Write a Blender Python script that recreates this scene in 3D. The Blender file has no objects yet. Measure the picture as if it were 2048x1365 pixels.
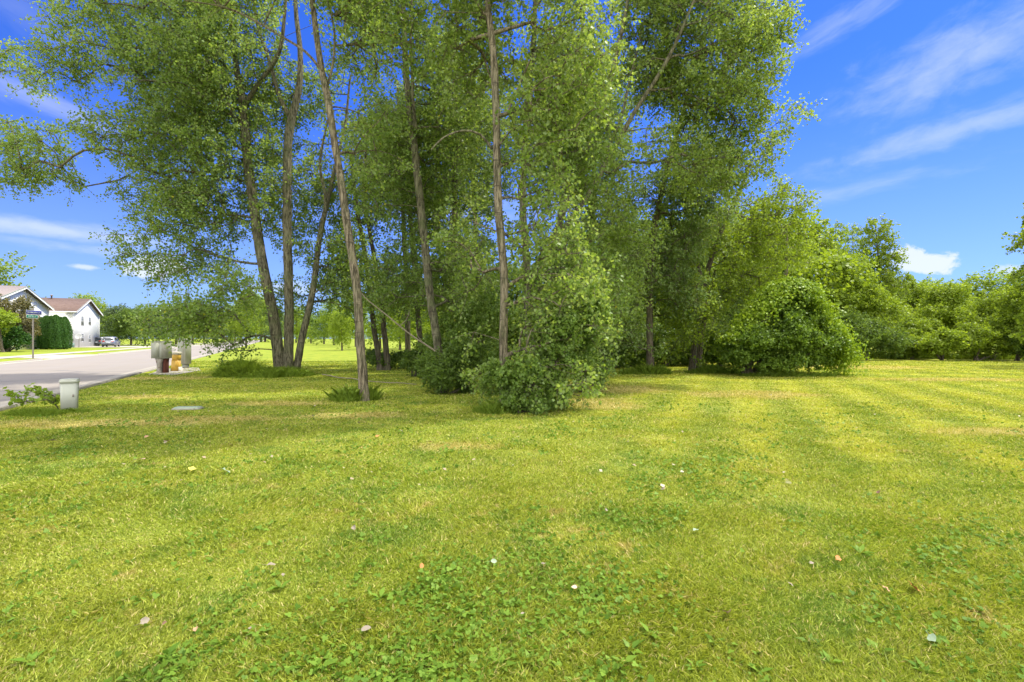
import bpy, math, random
import numpy as np
R = math.radians
sc = bpy.context.scene
C = sc.collection
rng = np.random.default_rng(7)

# ------------------------------------------------------------------ camera, world, sun, exposure
cam = bpy.data.objects.new('camera', bpy.data.cameras.new('camera'))
C.objects.link(cam)
cam.location = (0, 0, 1.5); cam.rotation_euler = (R(90), 0, 0)
cam.data.lens = 18; cam.data.sensor_width = 36; cam.data.shift_y = -0.0027
cam.data.clip_end = 6000; cam.data.clip_start = 0.05
sc.camera = cam
SUN = np.array([0.86, 0.40, 0.0]); SUN_EL = 61.0
SUN_AZ = math.atan2(SUN[0], SUN[1])
w = bpy.data.worlds.new('World'); sc.world = w; w.use_nodes = True
sc.view_settings.view_transform = 'Standard'; sc.view_settings.look = 'None'
sc.view_settings.gamma = 1; sc.view_settings.exposure = 1.0
sl = bpy.data.lights.new('sun', 'SUN'); so = bpy.data.objects.new('sun', sl); C.objects.link(so)
sl.energy = 3.1; sl.angle = R(1.2); sl.color = (1, .95, .86)
_e = R(SUN_EL)
so.rotation_euler = (math.pi/2 - _e, 0, -SUN_AZ + math.pi)   # aims down along -sun direction
sc.cycles.max_bounces = 7; sc.cycles.diffuse_bounces = 4; sc.cycles.transmission_bounces = 5
sc.cycles.transparent_max_bounces = 6

class NT:
    """small node helper"""
    def __init__(s, tree): s.t = tree; s.n = tree.nodes; s.l = tree.links
    def new(s, typ, **kw):
        n = s.n.new(typ)
        for k, v in kw.items():
            if k == 'ins':
                for a, b in v.items(): s.put(n, a, b)
            else: setattr(n, k, v)
        return n
    def put(s, n, a, b):
        i = n.inputs[a]
        if isinstance(b, bpy.types.NodeSocket): s.l.new(b, i)
        else: i.default_value = b
    def math(s, op, a, b=None, c=None, clamp=False):
        n = s.n.new('ShaderNodeMath'); n.operation = op; n.use_clamp = clamp
        s.put(n, 0, a)
        if b is not None: s.put(n, 1, b)
        if c is not None: s.put(n, 2, c)
        return n.outputs[0]
    def mix(s, f, a, b, mode='MIX'):
        n = s.n.new('ShaderNodeMix'); n.data_type = 'RGBA'; n.blend_type = mode
        s.put(n, 0, f); s.put(n, 6, a); s.put(n, 7, b)
        return n.outputs[2]
    def noise(s, vec, scale, detail=4, rough=.55, out=0, dist=0):
        n = s.n.new('ShaderNodeTexNoise'); s.put(n, 'Scale', scale); s.put(n, 'Detail', detail)
        s.put(n, 'Roughness', rough); s.put(n, 'Distortion', dist)
        if vec is not None: s.put(n, 'Vector', vec)
        return n.outputs[out]
    def mr(s, v, a, b, c=0., d=1., smooth=True):
        n = s.n.new('ShaderNodeMapRange'); n.clamp = True
        if smooth: n.interpolation_type = 'SMOOTHSTEP'
        s.put(n, 0, v); s.put(n, 1, a); s.put(n, 2, b); s.put(n, 3, c); s.put(n, 4, d)
        return n.outputs[0]
    def mapping(s, vec, loc=(0,0,0), rot=(0,0,0), scale=(1,1,1)):
        n = s.n.new('ShaderNodeMapping'); s.put(n, 0, vec); s.put(n, 1, loc); s.put(n, 2, rot); s.put(n, 3, scale)
        return n.outputs[0]
    def sep(s, v):
        n = s.n.new('ShaderNodeSeparateXYZ'); s.put(n, 0, v); return n.outputs
    def comb(s, x, y, z):
        n = s.n.new('ShaderNodeCombineXYZ'); s.put(n, 0, x); s.put(n, 1, y); s.put(n, 2, z); return n.outputs[0]

# world sky: Nishita + cirrus and cumulus laid out by azimuth / elevation
T = NT(w.node_tree); T.n.clear()
sky = T.new('ShaderNodeTexSky', sky_type='NISHITA', sun_disc=False, sun_elevation=R(SUN_EL), sun_rotation=SUN_AZ)
sky.air_density = 1.0; sky.dust_density = 0.35; sky.ozone_density = 2.2
hs = T.new('ShaderNodeHueSaturation', ins={'Hue': .508, 'Saturation': 1.15, 'Value': 1.35, 'Color': sky.outputs[0]})
tc = T.new('ShaderNodeTexCoord').outputs['Generated']
nx, ny, nz = T.sep(tc)[0:3]
az = T.math('MULTIPLY', T.math('ARCTAN2', nx, ny), 57.2958)
el = T.math('MULTIPLY', T.math('ARCSINE', nz), 57.2958)
AE = T.comb(az, el, 0.0)
cl = None
def cloud(azc, elc, ra, re, tilt, amount, nscale, stretch, lo, hi, seed):
    """soft ellipse of cloud, broken up by noise; degrees"""
    global cl
    v = T.mapping(AE, (0,0,0), (0,0,R(-tilt)), (1,1,1))
    ca, sa = math.cos(R(-tilt)), math.sin(R(-tilt))
    cx, cy = azc*ca - elc*sa, azc*sa + elc*ca
    x, y = T.sep(v)[0:2]
    dx = T.math('DIVIDE', T.math('SUBTRACT', x, cx), ra); dy = T.math('DIVIDE', T.math('SUBTRACT', y, cy), re)
    d = T.math('SQRT', T.math('ADD', T.math('MULTIPLY', dx, dx), T.math('MULTIPLY', dy, dy)))
    nz_ = T.noise(T.mapping(v, (seed*3.1, seed*1.7, seed), (0,0,0), (nscale, nscale*stretch, 1)), 1.0, 6, .6, dist=.3)
    m = T.math('MULTIPLY', T.mr(T.math('ADD', T.math('SUBTRACT', 1.0, d), T.math('MULTIPLY', T.math('SUBTRACT', nz_, .5), 1.7)), lo, hi), amount)
    cl = m if cl is None else T.math('MAXIMUM', cl, m)
cloud(41, 22.5, 11, 3.4, 13, .46, .3, 2.0, -.1, 1.3, 1)
cloud(40, 17.0, 13, 1.5, 8, .40, .3, 2.2, -.1, 1.2, 2)
cloud(33, 27.5, 12, 1.5, 16, .30, .25, 4, 0, 1.3, 3)
cloud(32, 13.5, 14, 1.2, 4, .25, .25, 4, 0, 1.3, 4)
cloud(-43, 19.0, 9, 1.6, -14, .34, .25, 4, -.1, 1.2, 5)
cloud(-44, 25.0, 9, 2.6, -20, .14, .22, 3, 0, 1.3, 6)
cloud(-42, 9.0, 9.5, .95, -3, .6, .2, 3, -.2, 1.0, 7)
cloud(-38, 7.6, 10, .6, -2, .35, .3, 4, -.1, 1.1, 17)
cloud(39.0, 6.45, 2.9, 1.35, -4, .98, .75, 1.3, .1, .5, 8)
cloud(37.6, 7.35, 1.5, .9, 0, .97, .9, 1.2, .05, .45, 18)
cloud(-34.9, 6.5, 3.4, 1.3, 3, .95, .75, 1.4, .02, .5, 9)
cloud(-40.0, 6.1, 1.5, .35, 0, .75, .8, 1.5, .1, .9, 10)
cloud(44.2, 5.4, 1.6, .7, 0, .7, .8, 1.5, .1, .9, 11)
cloud(-24, 5, 7, 1.1, 0, .6, .5, 1.8, .1, 1.0, 12)
cloud(-5, 14, 22, 2.2, 3, .3, .2, 4, 0, 1.2, 13)
hz = T.mr(el, 26, -2, 0, 1.0, smooth=False)
blu = T.mix(1.0, hs.outputs[0], (.235, .46, 1.02, 1), 'MULTIPLY')
hcol = T.mix(T.math('MULTIPLY', T.math('POWER', hz, 1.6), .6), blu, (3.5, 4.15, 5.9, 1))
cl = T.math('MULTIPLY', cl, .9)
behind = T.math('MULTIPLY', T.mr(ny, .05, -.5), T.mr(T.noise(tc, 2.2, 5, .6), .35, .6))   # unseen bright cloud added behind the camera to lift the shadows
overhead = T.math('MULTIPLY', T.mr(nz, .62, .8), .6)  # added brightness overhead, out of view, for more fill light
top = T.mix(cl, hcol, (5.5, 5.95, 6.2, 1))
top = T.mix(T.math('MAXIMUM', behind, overhead), top, (23., 22.6, 21.5, 1))
bg = T.new('ShaderNodeBackground', ins={'Color': top, 'Strength': 0.085})
T.new('ShaderNodeOutputWorld', ins={'Surface': bg.outputs[0]})

# ------------------------------------------------------------------ basics
def P(px, py, Y):
    return np.array([(px-1024)/1024*Y, Y, 1.5 + (677-py)/1024*Y])
def G(px, py):            # point on the ground under a picture point
    Y = 1536/(py-677); return np.array([(px-1024)/1024*Y, Y, 0.0])
def tag(o, label=None, cat=None, group=None, kind=None):
    if label: o['label'] = label
    if cat: o['category'] = cat
    if group: o['group'] = group
    if kind: o['kind'] = kind
    return o
def empty(name, loc, label, cat, group=None, rz=0.):
    o = bpy.data.objects.new(name, None); C.objects.link(o); o.location = tuple(loc); o.rotation_euler = (0,0,rz)
    o.empty_display_size = .3
    return tag(o, label, cat, group)
def mesh_np(name, V, F, mat, parent=None, attr=None, smooth=False, mats=None, midx=None, loc=None):
    """F: (n,k) int array or list of lists"""
    V = np.asarray(V, dtype=np.float32)
    me = bpy.data.meshes.new(name)
    if isinstance(F, np.ndarray):
        n, k = F.shape; idx = F.astype(np.int32).ravel(); starts = np.arange(n, dtype=np.int32)*k
    else:
        n = len(F); idx = np.array([i for f in F for i in f], dtype=np.int32)
        ln = np.array([len(f) for f in F], dtype=np.int32); starts = np.concatenate([[0], np.cumsum(ln)[:-1]]).astype(np.int32)
    me.vertices.add(len(V)); me.vertices.foreach_set('co', V.ravel())
    me.loops.add(len(idx)); me.loops.foreach_set('vertex_index', idx)
    me.polygons.add(n); me.polygons.foreach_set('loop_start', starts)
    if smooth: me.polygons.foreach_set('use_smooth', np.ones(n, dtype=bool))
    for m in (mats or [mat]): me.materials.append(m)
    if midx is not None: me.polygons.foreach_set('material_index', np.asarray(midx, dtype=np.int32))
    me.update(calc_edges=True)
    if attr is not None:
        a = me.attributes.new('v', 'FLOAT', 'FACE'); a.data.foreach_set('value', np.asarray(attr, dtype=np.float32))
    o = bpy.data.objects.new(name, me); C.objects.link(o)
    if parent is not None: o.parent = parent
    if loc is not None: o.location = tuple(loc)
    return o
class MB:
    """collects simple solids into one mesh"""
    def __init__(s): s.v = []; s.f = []
    def add(s, v, f):
        b = len(s.v); s.v += [tuple(map(float, p)) for p in v]; s.f += [[b+i for i in q] for q in f]; return s
    def box(s, a, b, bev=0.0):
        x0,y0,z0 = a; x1,y1,z1 = b
        if bev <= 0:
            return s.add([(x0,y0,z0),(x1,y0,z0),(x1,y1,z0),(x0,y1,z0),(x0,y0,z1),(x1,y0,z1),(x1,y1,z1),(x0,y1,z1)],
                     [[0,3,2,1],[4,5,6,7],[0,1,5,4],[1,2,6,5],[2,3,7,6],[3,0,4,7]])
        r = bev; ring = lambda q, z: [(x0+q+(r if c else 0),y0+q+(0 if c else r),z) for c in (0,1)] 
        def oct_(i, z):
            return [(x0+i,y0+r,z),(x0+r,y0+i,z),(x1-r,y0+i,z),(x1-i,y0+r,z),(x1-i,y1-r,z),(x1-r,y1-i,z),(x0+r,y1-i,z),(x0+i,y1-r,z)]
        v = oct_(0, z0) + oct_(0, z1-r) + oct_(r*.7, z1)
        f = [[7,6,5,4,3,2,1,0]] + [[i,(i+1)%8,8+(i+1)%8,8+i] for i in range(8)] + [[8+i,8+(i+1)%8,16+(i+1)%8,16+i] for i in range(8)] + [list(range(16,24))]
        return s.add(v, f)
    def lathe(s, prof, c=(0,0,0), n=20, sx=1, sy=1):
        v = []; f = []
        for r, z in prof:
            for k in range(n):
                t = 2*math.pi*k/n; v.append((c[0]+r*sx*math.cos(t), c[1]+r*sy*math.sin(t), c[2]+z))
        m = len(prof)
        for j in range(m-1):
            for k in range(n):
                f.append([j*n+k, j*n+(k+1)%n, (j+1)*n+(k+1)%n, (j+1)*n+k])
        f.append(list(range(n))[::-1]); f.append([(m-1)*n+k for k in range(n)])
        return s.add(v, f)
    def tube(s, pts, rad, n=8):
        v, q = tube_np(np.array(pts, float), np.array(rad, float)*np.ones(len(pts)), n)
        s.add(v, q.tolist()); return s.add([], [])
    def prism(s, prof, y0, y1):
        """profile in xz extruded along y"""
        n = len(prof); v = [(x,y0,z) for x,z in prof] + [(x,y1,z) for x,z in prof]
        f = [list(range(n)), [n+i for i in range(n)][::-1]] + [[i, n+i, n+(i+1)%n, (i+1)%n] for i in range(n)]
        return s.add(v, f)
    def build(s, name, mat, parent=None, smooth=False):
        o = mesh_np(name, np.array(s.v), s.f, mat, parent, smooth=smooth)
        return o
def tube_np(pts, rad, n=8):
    m = len(pts)
    tan = np.gradient(pts, axis=0); tan /= np.linalg.norm(tan, axis=1, keepdims=True) + 1e-9
    ref = np.where(np.abs(tan[:, 2:3]) > .9, [[1., 0, 0]], [[0, 0, 1.]])
    a = np.cross(tan, ref); a /= np.linalg.norm(a, axis=1, keepdims=True) + 1e-9
    for i in range(1, m):                       # keep the frame from flipping
        q = a[i-1] - tan[i]*np.dot(a[i-1], tan[i]); a[i] = q/(np.linalg.norm(q)+1e-9)
    b = np.cross(tan, a)
    t = np.arange(n)*2*math.pi/n
    V = pts[:, None, :] + rad[:, None, None]*(a[:, None, :]*np.cos(t)[None, :, None] + b[:, None, :]*np.sin(t)[None, :, None])
    V = V.reshape(-1, 3)
    j = np.arange(m-1)[:, None]*n; k = np.arange(n)[None, :]; k2 = (k+1) % n
    F = np.stack([j+k, j+k2, j+n+k2, j+n+k], -1).reshape(-1, 4)
    return V, F
def snoise(p, scale, seed, octs=2):
    """cheap smooth noise from sines, about -1..1"""
    g = np.random.default_rng(seed); out = np.zeros(len(p)); amp = 1.; tot = 0
    for o in range(octs):
        acc = np.zeros(len(p))
        for _ in range(5):
            d = g.normal(size=p.shape[1]); d /= np.linalg.norm(d)
            acc += np.sin(p @ d * scale * g.uniform(.7, 1.5) + g.uniform(0, 6.28))
        out += amp*acc/2.2; tot += amp; amp *= .5; scale *= 2.1
    return out/tot
def unit(v): return v/(np.linalg.norm(v, axis=-1, keepdims=True)+1e-9)

# ------------------------------------------------------------------ materials
def mat(name):
    m = bpy.data.materials.new(name); m.use_nodes = True; t = NT(m.node_tree); t.n.clear(); return m, t
def finish(t, surf, disp=None):
    t.new('ShaderNodeOutputMaterial', ins={'Surface': surf})
def princ(t, col, rough=.6, spec=.3, metal=0., bump=None, bstr=.3, bdist=.02, **kw):
    p = t.new('ShaderNodeBsdfPrincipled')
    t.put(p, 'Base Color', col); t.put(p, 'Roughness', rough); t.put(p, 'Specular IOR Level', spec); t.put(p, 'Metallic', metal)
    if bump is not None:
        b = t.new('ShaderNodeBump', ins={'Strength': bstr, 'Distance': bdist, 'Height': bump}); t.l.new(b.outputs[0], p.inputs['Normal'])
    return p.outputs[0]
def simple(name, col, rough=.6, spec=.3, metal=0., var=.12, scale=3., bstr=.1, dirt=None, dirt_amt=.4):
    m, t = mat(name)
    pos = t.new('ShaderNodeTexCoord').outputs['Object']
    n1 = t.noise(pos, scale, 5, .6); n2 = t.noise(pos, scale*9, 3, .6)
    c4 = (*col, 1)
    dk = tuple(x*(1-var) for x in col)+(1,); lt = tuple(min(1, x*(1+var)) for x in col)+(1,)
    c = t.mix(n1, dk, lt)
    if dirt:
        c = t.mix(t.math('MULTIPLY', t.mr(t.noise(pos, scale*2.3, 6, .7), .52, .68), dirt_amt), c, (*dirt, 1))
    finish(t, princ(t, c, rough, spec, metal, n2, bstr))
    return m
def leaf_mat(name, dark, light, under=None, trans=.38, yellow=None, yfrac=.03, rough=.48, spec=.27):
    m, t = mat(name)
    v = t.new('ShaderNodeAttribute', attribute_name='v').outputs['Fac']
    pos = t.new('ShaderNodeNewGeometry')
    n = t.noise(pos.outputs['Position'], .55, 3, .6)
    f = t.math('ADD', t.math('MULTIPLY', v, .7), t.math('MULTIPLY', t.math('SUBTRACT', n, .35), .75), clamp=True)
    c = t.mix(f, (*dark, 1), (*light, 1))
    if under:
        c = t.mix(t.math('MULTIPLY', pos.outputs['Backfacing'], .55), c, (*under, 1))
    if yellow:
        c = t.mix(t.mr(v, 1-yfrac, 1-yfrac+.002), c, (*yellow, 1))
    p = princ(t, c, rough, spec)
    tr = t.new('ShaderNodeBsdfTranslucent')
    t.put(tr, 'Color', t.mix(1.0, c, (1.25, 1.2, .45, 1), 'MULTIPLY'))
    mx = t.new('ShaderNodeMixShader', ins={0: trans, 1: p, 2: tr.outputs[0]})
    finish(t, mx.outputs[0]); return m
M = {}
M['leaf_cotton'] = leaf_mat('cottonwood_leaf', (.085, .16, .022), (.28, .41, .075), (.32, .41, .17), .52, (.55, .5, .06), .004)
M['leaf_cotton_pale'] = leaf_mat('cottonwood_leaf_pale', (.10, .18, .024), (.32, .44, .08), (.34, .42, .18), .55)
M['leaf_cotton_deep'] = leaf_mat('cottonwood_leaf_deep', (.07, .135, .022), (.23, .34, .07), (.28, .36, .18), .5)
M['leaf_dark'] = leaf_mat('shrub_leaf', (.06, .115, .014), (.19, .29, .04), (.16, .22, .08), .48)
M['leaf_hood_shaded'] = leaf_mat('hood_leaf_shaded', (.06, .125, .014), (.24, .35, .05), None, .45)  # darker leaf green that paints the shade below the vine crest
M['leaf_vine_sunlit'] = leaf_mat('vine_leaf_sunlit', (.10, .19, .014), (.38, .50, .045), None, .34)  # vine green lightened to paint sunlight on the hood's crest
M['leaf_bright'] = leaf_mat('bright_leaf', (.16, .24, .02), (.36, .46, .06), None, .5)
M['leaf_mid'] = leaf_mat('mid_leaf', (.13, .20, .02), (.33, .43, .055), None, .54)
M['leaf_cedar'] = leaf_mat('cedar_leaf', (.03, .09, .015), (.09, .2, .03), None, .25)
M['leaf_red'] = leaf_mat('bronze_leaf', (.08, .09, .03), (.24, .2, .09), None, .3)
M['leaf_grey'] = leaf_mat('greyish_leaf', (.06, .1, .04), (.17, .24, .09), None, .3)
M['weed'] = leaf_mat('weed_leaf', (.13, .21, .02), (.27, .37, .05), None, .35, spec=.12)

M['clover'] = leaf_mat('clover_leaf', (.075, .15, .015), (.19, .30, .035), None, .25, spec=.1)
def bark(name, dark, light, moss=.3):
    m, t = mat(name)
    pos = t.new('ShaderNodeTexCoord').outputs['Object']
    st = t.mapping(pos, scale=(1, 1, .16))
    n1 = t.noise(st, 19, 6, .72, dist=.5); n2 = t.noise(pos, 2.2, 4, .6)
    ring = t.noise(t.mapping(pos, scale=(.6, .6, 3.2)), 3.0, 3, .6)
    c = t.mix(t.mr(n1, .38, .62), (*dark, 1), (*light, 1))
    c = t.mix(t.math('MULTIPLY', t.mr(n2, .45, .7), moss), c, (.13, .16, .06, 1))
    c = t.mix(t.math('MULTIPLY', t.mr(ring, .62, .7), .65), c, (.05, .04, .03, 1))
    h = t.math('ADD', n1, t.math('MULTIPLY', ring, .25))
    finish(t, princ(t, c, .9, .15, 0, h, 1.0, .06)); return m
M['bark'] = bark('cottonwood_bark', (.05, .045, .028), (.25, .225, .145), .55)
M['bark_warm'] = bark('warm_bark', (.065, .054, .033), (.30, .25, .165), .35)
M['bark_dark'] = bark('dark_bark', (.06, .048, .033), (.19, .155, .11), .4)  # darker brown bark for thicket trunks, shrub stems and distant trees
M['twig'] = simple('dead_twig', (.26, .22, .15), .85, .2, var=.3, scale=20)

# lawn colour shared by ground sheet and blades
gr = bpy.data.node_groups.new('lawn_colour', 'ShaderNodeTree')
gr.interface.new_socket('Color', in_out='OUTPUT', socket_type='NodeSocketColor')
gr.interface.new_socket('Dry', in_out='OUTPUT', socket_type='NodeSocketFloat')
t = NT(gr); go = t.n.new('NodeGroupOutput')
pos = t.new('ShaderNodeNewGeometry').outputs['Position']
x, y, z = t.sep(pos)[0:3]
flat = t.comb(x, y, 0.0)
nA = t.noise(flat, .16, 3, .55); nB = t.noise(t.mapping(flat, (7,3,0)), .75, 4, .6); nC = t.noise(t.mapping(flat, (1,9,0)), 3.2, 4, .62)
nD = t.noise(t.mapping(flat, (4,2,0)), 12., 3, .6)
# mowing stripes on the right: direction (0.43,1)
ang = math.atan2(.43, 1)
s_ = t.math('ADD', t.math('MULTIPLY', x, math.cos(ang)), t.math('MULTIPLY', y, -math.sin(ang)))
s_ = t.math('ADD', s_, t.math('MULTIPLY', t.math('SUBTRACT', nA, .5), .45))
stripe = t.math('SINE', t.math('MULTIPLY', s_, 2*math.pi/1.35))
smask = t.math('MULTIPLY', t.mr(x, -.5, 4.5), t.mr(y, 3.0, 7.0))
stripe = t.math('MULTIPLY', t.math('MULTIPLY', stripe, smask), t.mr(y, 11, 20, 1., .4))
s2_ = t.math('ADD', t.math('ADD', t.math('MULTIPLY', x, .28), y), t.math('MULTIPLY', nA, 2.))
stripe2 = t.math('MULTIPLY', t.math('SINE', t.math('MULTIPLY', s2_, 2*math.pi/2.6)), t.mr(y, 14, 20))
g1 = (.31, .375, .034, 1); g2 = (.50, .48, .062, 1); gdeep = (.15, .26, .024, 1); dryc = (.62, .50, .14, 1); brown = (.36, .235, .09, 1)
f = t.math('ADD', t.math('MULTIPLY', nB, .9), t.math('MULTIPLY', nC, .6))
f = t.math('ADD', f, t.math('MULTIPLY', nA, .5))
f = t.math('ADD', f, t.math('MULTIPLY', stripe, .27)); f = t.math('ADD', f, t.math('MULTIPLY', stripe2, .22))
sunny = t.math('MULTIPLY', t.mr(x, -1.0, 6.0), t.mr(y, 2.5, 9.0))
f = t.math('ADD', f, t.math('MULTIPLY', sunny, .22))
f = t.math('ADD', f, t.math('MULTIPLY', t.mr(y, 3, 12), .08))
c = t.mix(t.mr(f, .74, 1.62), g1, g2)
stv = t.math('ADD', 1.0, t.math('ADD', t.math('MULTIPLY', stripe, .12), t.math('MULTIPLY', stripe2, .08)))
c = t.mix(1.0, c, t.comb(stv, stv, 1.0), 'MULTIPLY')
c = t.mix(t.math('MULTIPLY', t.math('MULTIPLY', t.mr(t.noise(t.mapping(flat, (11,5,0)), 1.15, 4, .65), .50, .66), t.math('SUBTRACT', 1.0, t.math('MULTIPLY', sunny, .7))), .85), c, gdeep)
dry = t.math('MULTIPLY', t.mr(nC, .56, .74), t.mr(nB, .42, .62))
def patch(px, py, rx, ry):
    """dry patch on the ground at a place on the lawn (metres)"""
    global dry
    g = G(px, py)
    dx = t.math('DIVIDE', t.math('SUBTRACT', x, g[0]), rx); dy = t.math('DIVIDE', t.math('SUBTRACT', y, g[1]), ry)
    d = t.math('ADD', t.math('MULTIPLY', dx, dx), t.math('MULTIPLY', dy, dy))
    d = t.math('ADD', d, t.math('MULTIPLY', t.math('SUBTRACT', nB, .5), 2.2))
    d = t.math('ADD', d, t.math('MULTIPLY', t.math('SUBTRACT', nC, .5), 1.2))
    dry = t.math('MAXIMUM', dry, t.math('MULTIPLY', t.mr(d, 1.1, .0), .85))
for a in ((250, 846, 2.6, .55), (420, 838, 1.6, .5), (700, 832, 1.2, .6), (100, 850, 1.2, .5), (910, 893, .8, .35), (1200, 808, 1.1, 1.3),
          (2000, 865, 1.6, .5), (1700, 735, 5, 2.2), (1900, 760, 4, 1.0), (560, 808, 1.5, .5), (300, 795, 1.2, .6), (330, 757, 2.0, 1.2),
          (1250, 780, 1.6, 1.5), (1500, 790, 2.0, 1.2)):
    patch(*a)
c = t.mix(dry, c, dryc)
c = t.mix(t.math('MULTIPLY', t.math('MULTIPLY', t.mr(nC, .60, .72), t.mr(nA, .45, .58)), .7), c, brown)
c = t.mix(t.mr(nD, .3, .7, 0., .25), c, gdeep)
t.put(go, 0, c); t.put(go, 1, dry)

def lawn_mats():
    m, t = mat('lawn_ground')
    g = t.n.new('ShaderNodeGroup'); g.node_tree = gr
    geo = t.new('ShaderNodeNewGeometry').outputs['Position']
    yy = t.sep(geo)[1]
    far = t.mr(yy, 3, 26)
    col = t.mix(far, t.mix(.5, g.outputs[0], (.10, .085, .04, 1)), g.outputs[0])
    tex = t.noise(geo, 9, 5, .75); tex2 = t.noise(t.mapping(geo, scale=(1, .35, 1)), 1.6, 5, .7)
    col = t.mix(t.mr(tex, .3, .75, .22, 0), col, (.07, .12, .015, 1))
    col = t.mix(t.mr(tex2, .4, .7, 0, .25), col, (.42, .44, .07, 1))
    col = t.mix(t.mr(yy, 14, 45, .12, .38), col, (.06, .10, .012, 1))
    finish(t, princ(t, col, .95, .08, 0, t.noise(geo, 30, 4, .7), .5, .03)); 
    m2, t = mat('grass_blade')
    g = t.n.new('ShaderNodeGroup'); g.node_tree = gr
    v = t.new('ShaderNodeAttribute', attribute_name='v').outputs['Fac']
    col = t.mix(t.mr(v, .0, .5, .65, .0, False), g.outputs[0], (.07, .12, .014, 1))
    col = t.mix(t.mr(v, .5, .95, 0, .55, False), col, (.60, .64, .11, 1))
    th = t.math('SUBTRACT', .93, t.math('MULTIPLY', g.outputs[1], .45))
    col = t.mix(t.math('MULTIPLY', t.math('GREATER_THAN', v, th), .8), col, (.62, .5, .22, 1))
    p = princ(t, col, .5, .25)
    tr = t.new('ShaderNodeBsdfTranslucent', ins={'Color': t.mix(1., col, (1.1, 1.1, .6, 1), 'MULTIPLY')})
    mx = t.new('ShaderNodeMixShader', ins={0: .35, 1: p, 2: tr.outputs[0]})
    finish(t, mx.outputs[0])
    return m, m2
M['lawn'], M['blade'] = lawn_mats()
def asphalt():
    m, t = mat('asphalt')
    pos = t.new('ShaderNodeNewGeometry').outputs['Position']
    an = math.atan2(.466, 1)
    loc = t.mapping(pos, rot=(0, 0, -an))          # y along the road
    n = t.noise(pos, .35, 5, .6); n2 = t.noise(t.mapping(loc, scale=(1, .06, 1)), 1.6, 4, .6); n3 = t.noise(pos, 60, 3, .7)
    c = t.mix(n, (.225, .195, .16, 1), (.285, .25, .205, 1))
    c = t.mix(t.mr(n2, .35, .7, 0, .4), c, (.26, .235, .215, 1))
    vor = t.new('ShaderNodeTexVoronoi', feature='DISTANCE_TO_EDGE', ins={'Vector': t.mapping(loc, scale=(.12, .55, 1)), 'Scale': .55})
    wig = t.math('ADD', vor.outputs['Distance'], t.math('MULTIPLY', t.math('SUBTRACT', t.noise(pos, 1.3, 4, .6), .5), .05))
    c = t.mix(t.mr(wig, .022, .0, 0, .6), c, (.13, .12, .12, 1))
    c = t.mix(t.mr(n3, .35, .7, 0, .2), c, (.25, .24, .23, 1))
    finish(t, princ(t, c, .85, .25, 0, n3, .3, .01)); return m
M['asphalt'] = asphalt()
def concrete(name, col):
    m, t = mat(name)
    pos = t.new('ShaderNodeNewGeometry').outputs['Position']
    n = t.noise(pos, .9, 5, .65); n3 = t.noise(pos, 40, 3, .7)
    c = t.mix(n, tuple(x*.82 for x in col)+(1,), tuple(min(.95, x*1.12) for x in col)+(1,))
    c = t.mix(t.mr(n3, .4, .75, 0, .25), c, tuple(x*.7 for x in col)+(1,))
    finish(t, princ(t, c, .85, .2, 0, n3, .25, .01)); return m
M['concrete'] = concrete('kerb_concrete', (.33, .30, .245))
M['walk'] = concrete('walk_concrete', (.40, .365, .30))
def siding():
    m, t = mat('white_siding')
    pos = t.new('ShaderNodeTexCoord').outputs['Object']
    z = t.sep(pos)[2]
    fr = t.math('FRACT', t.math('MULTIPLY', z, 1/.2))
    n = t.noise(pos, .7, 4, .6)
    c = t.mix(n, (.64, .64, .62, 1), (.72, .72, .70, 1))
    c = t.mix(t.mr(fr, .0, .12, .35, 0), c, (.45, .46, .46, 1))
    finish(t, princ(t, c, .55, .3, 0, fr, .6, .02)); return m
M['siding'] = siding()
def shingles():
    m, t = mat('brown_shingles')
    pos = t.new('ShaderNodeTexCoord').outputs['Object']
    br = t.new('ShaderNodeTexBrick', ins={'Vector': pos, 'Scale': 2.2, 'Color1': (.13, .085, .065, 1), 'Color2': (.17, .115, .09, 1), 'Mortar': (.12, .08, .07, 1), 'Mortar Size': .02})
    n = t.noise(pos, 1.2, 5, .6)
    c = t.mix(t.mr(n, .3, .7, 0, .5), br.outputs[0], (.19, .135, .11, 1))
    finish(t, princ(t, c, .9, .15, 0, n, .3, .02)); return m
M['shingle'] = shingles()
M['shingle_grey'] = simple('grey_shingles', (.27, .225, .20), .9, .15, var=.2, scale=4, bstr=.3)
M['trim'] = simple('white_trim', (.62, .62, .60), .5, .3, var=.04)
M['glass'] = simple('window_glass', (.16, .17, .17), .12, .6, var=.3, scale=1)
M['metal_pole'] = simple('pole_metal', (.25, .22, .19), .55, .4, .6, var=.3, scale=6, dirt=(.2, .11, .06))
M['sign_blue'] = simple('sign_blue', (.02, .025, .20), .7, .1, var=.1)
M['sign_green'] = simple('sign_green', (.02, .18, .12), .7, .1, var=.1)
M['white'] = simple('white_paint', (.5, .52, .54), .4, .4, var=.03)
M['beige'] = simple('pedestal_beige', (.42, .43, .35), .45, .4, var=.08, scale=2, dirt=(.36, .36, .26), dirt_amt=.35)
M['cabinet'] = simple('cabinet_grey_green', (.33, .335, .26), .5, .4, var=.1, scale=2, dirt=(.33, .31, .22), dirt_amt=.4)
M['rust'] = simple('rusty_steel', (.30, .27, .22), .75, .3, var=.2, scale=3, dirt=(.12, .035, .015), dirt_amt=.95)
M['darkrust'] = simple('dark_rust', (.09, .03, .018), .85, .2, var=.4, scale=5)
M['orange'] = simple('orange_plastic', (.58, .35, .05), .45, .4, var=.12, scale=3, dirt=(.6, .45, .25), dirt_amt=.35)
M['cream'] = simple('cream_plastic', (.52, .48, .36), .5, .3, var=.08)
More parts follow.
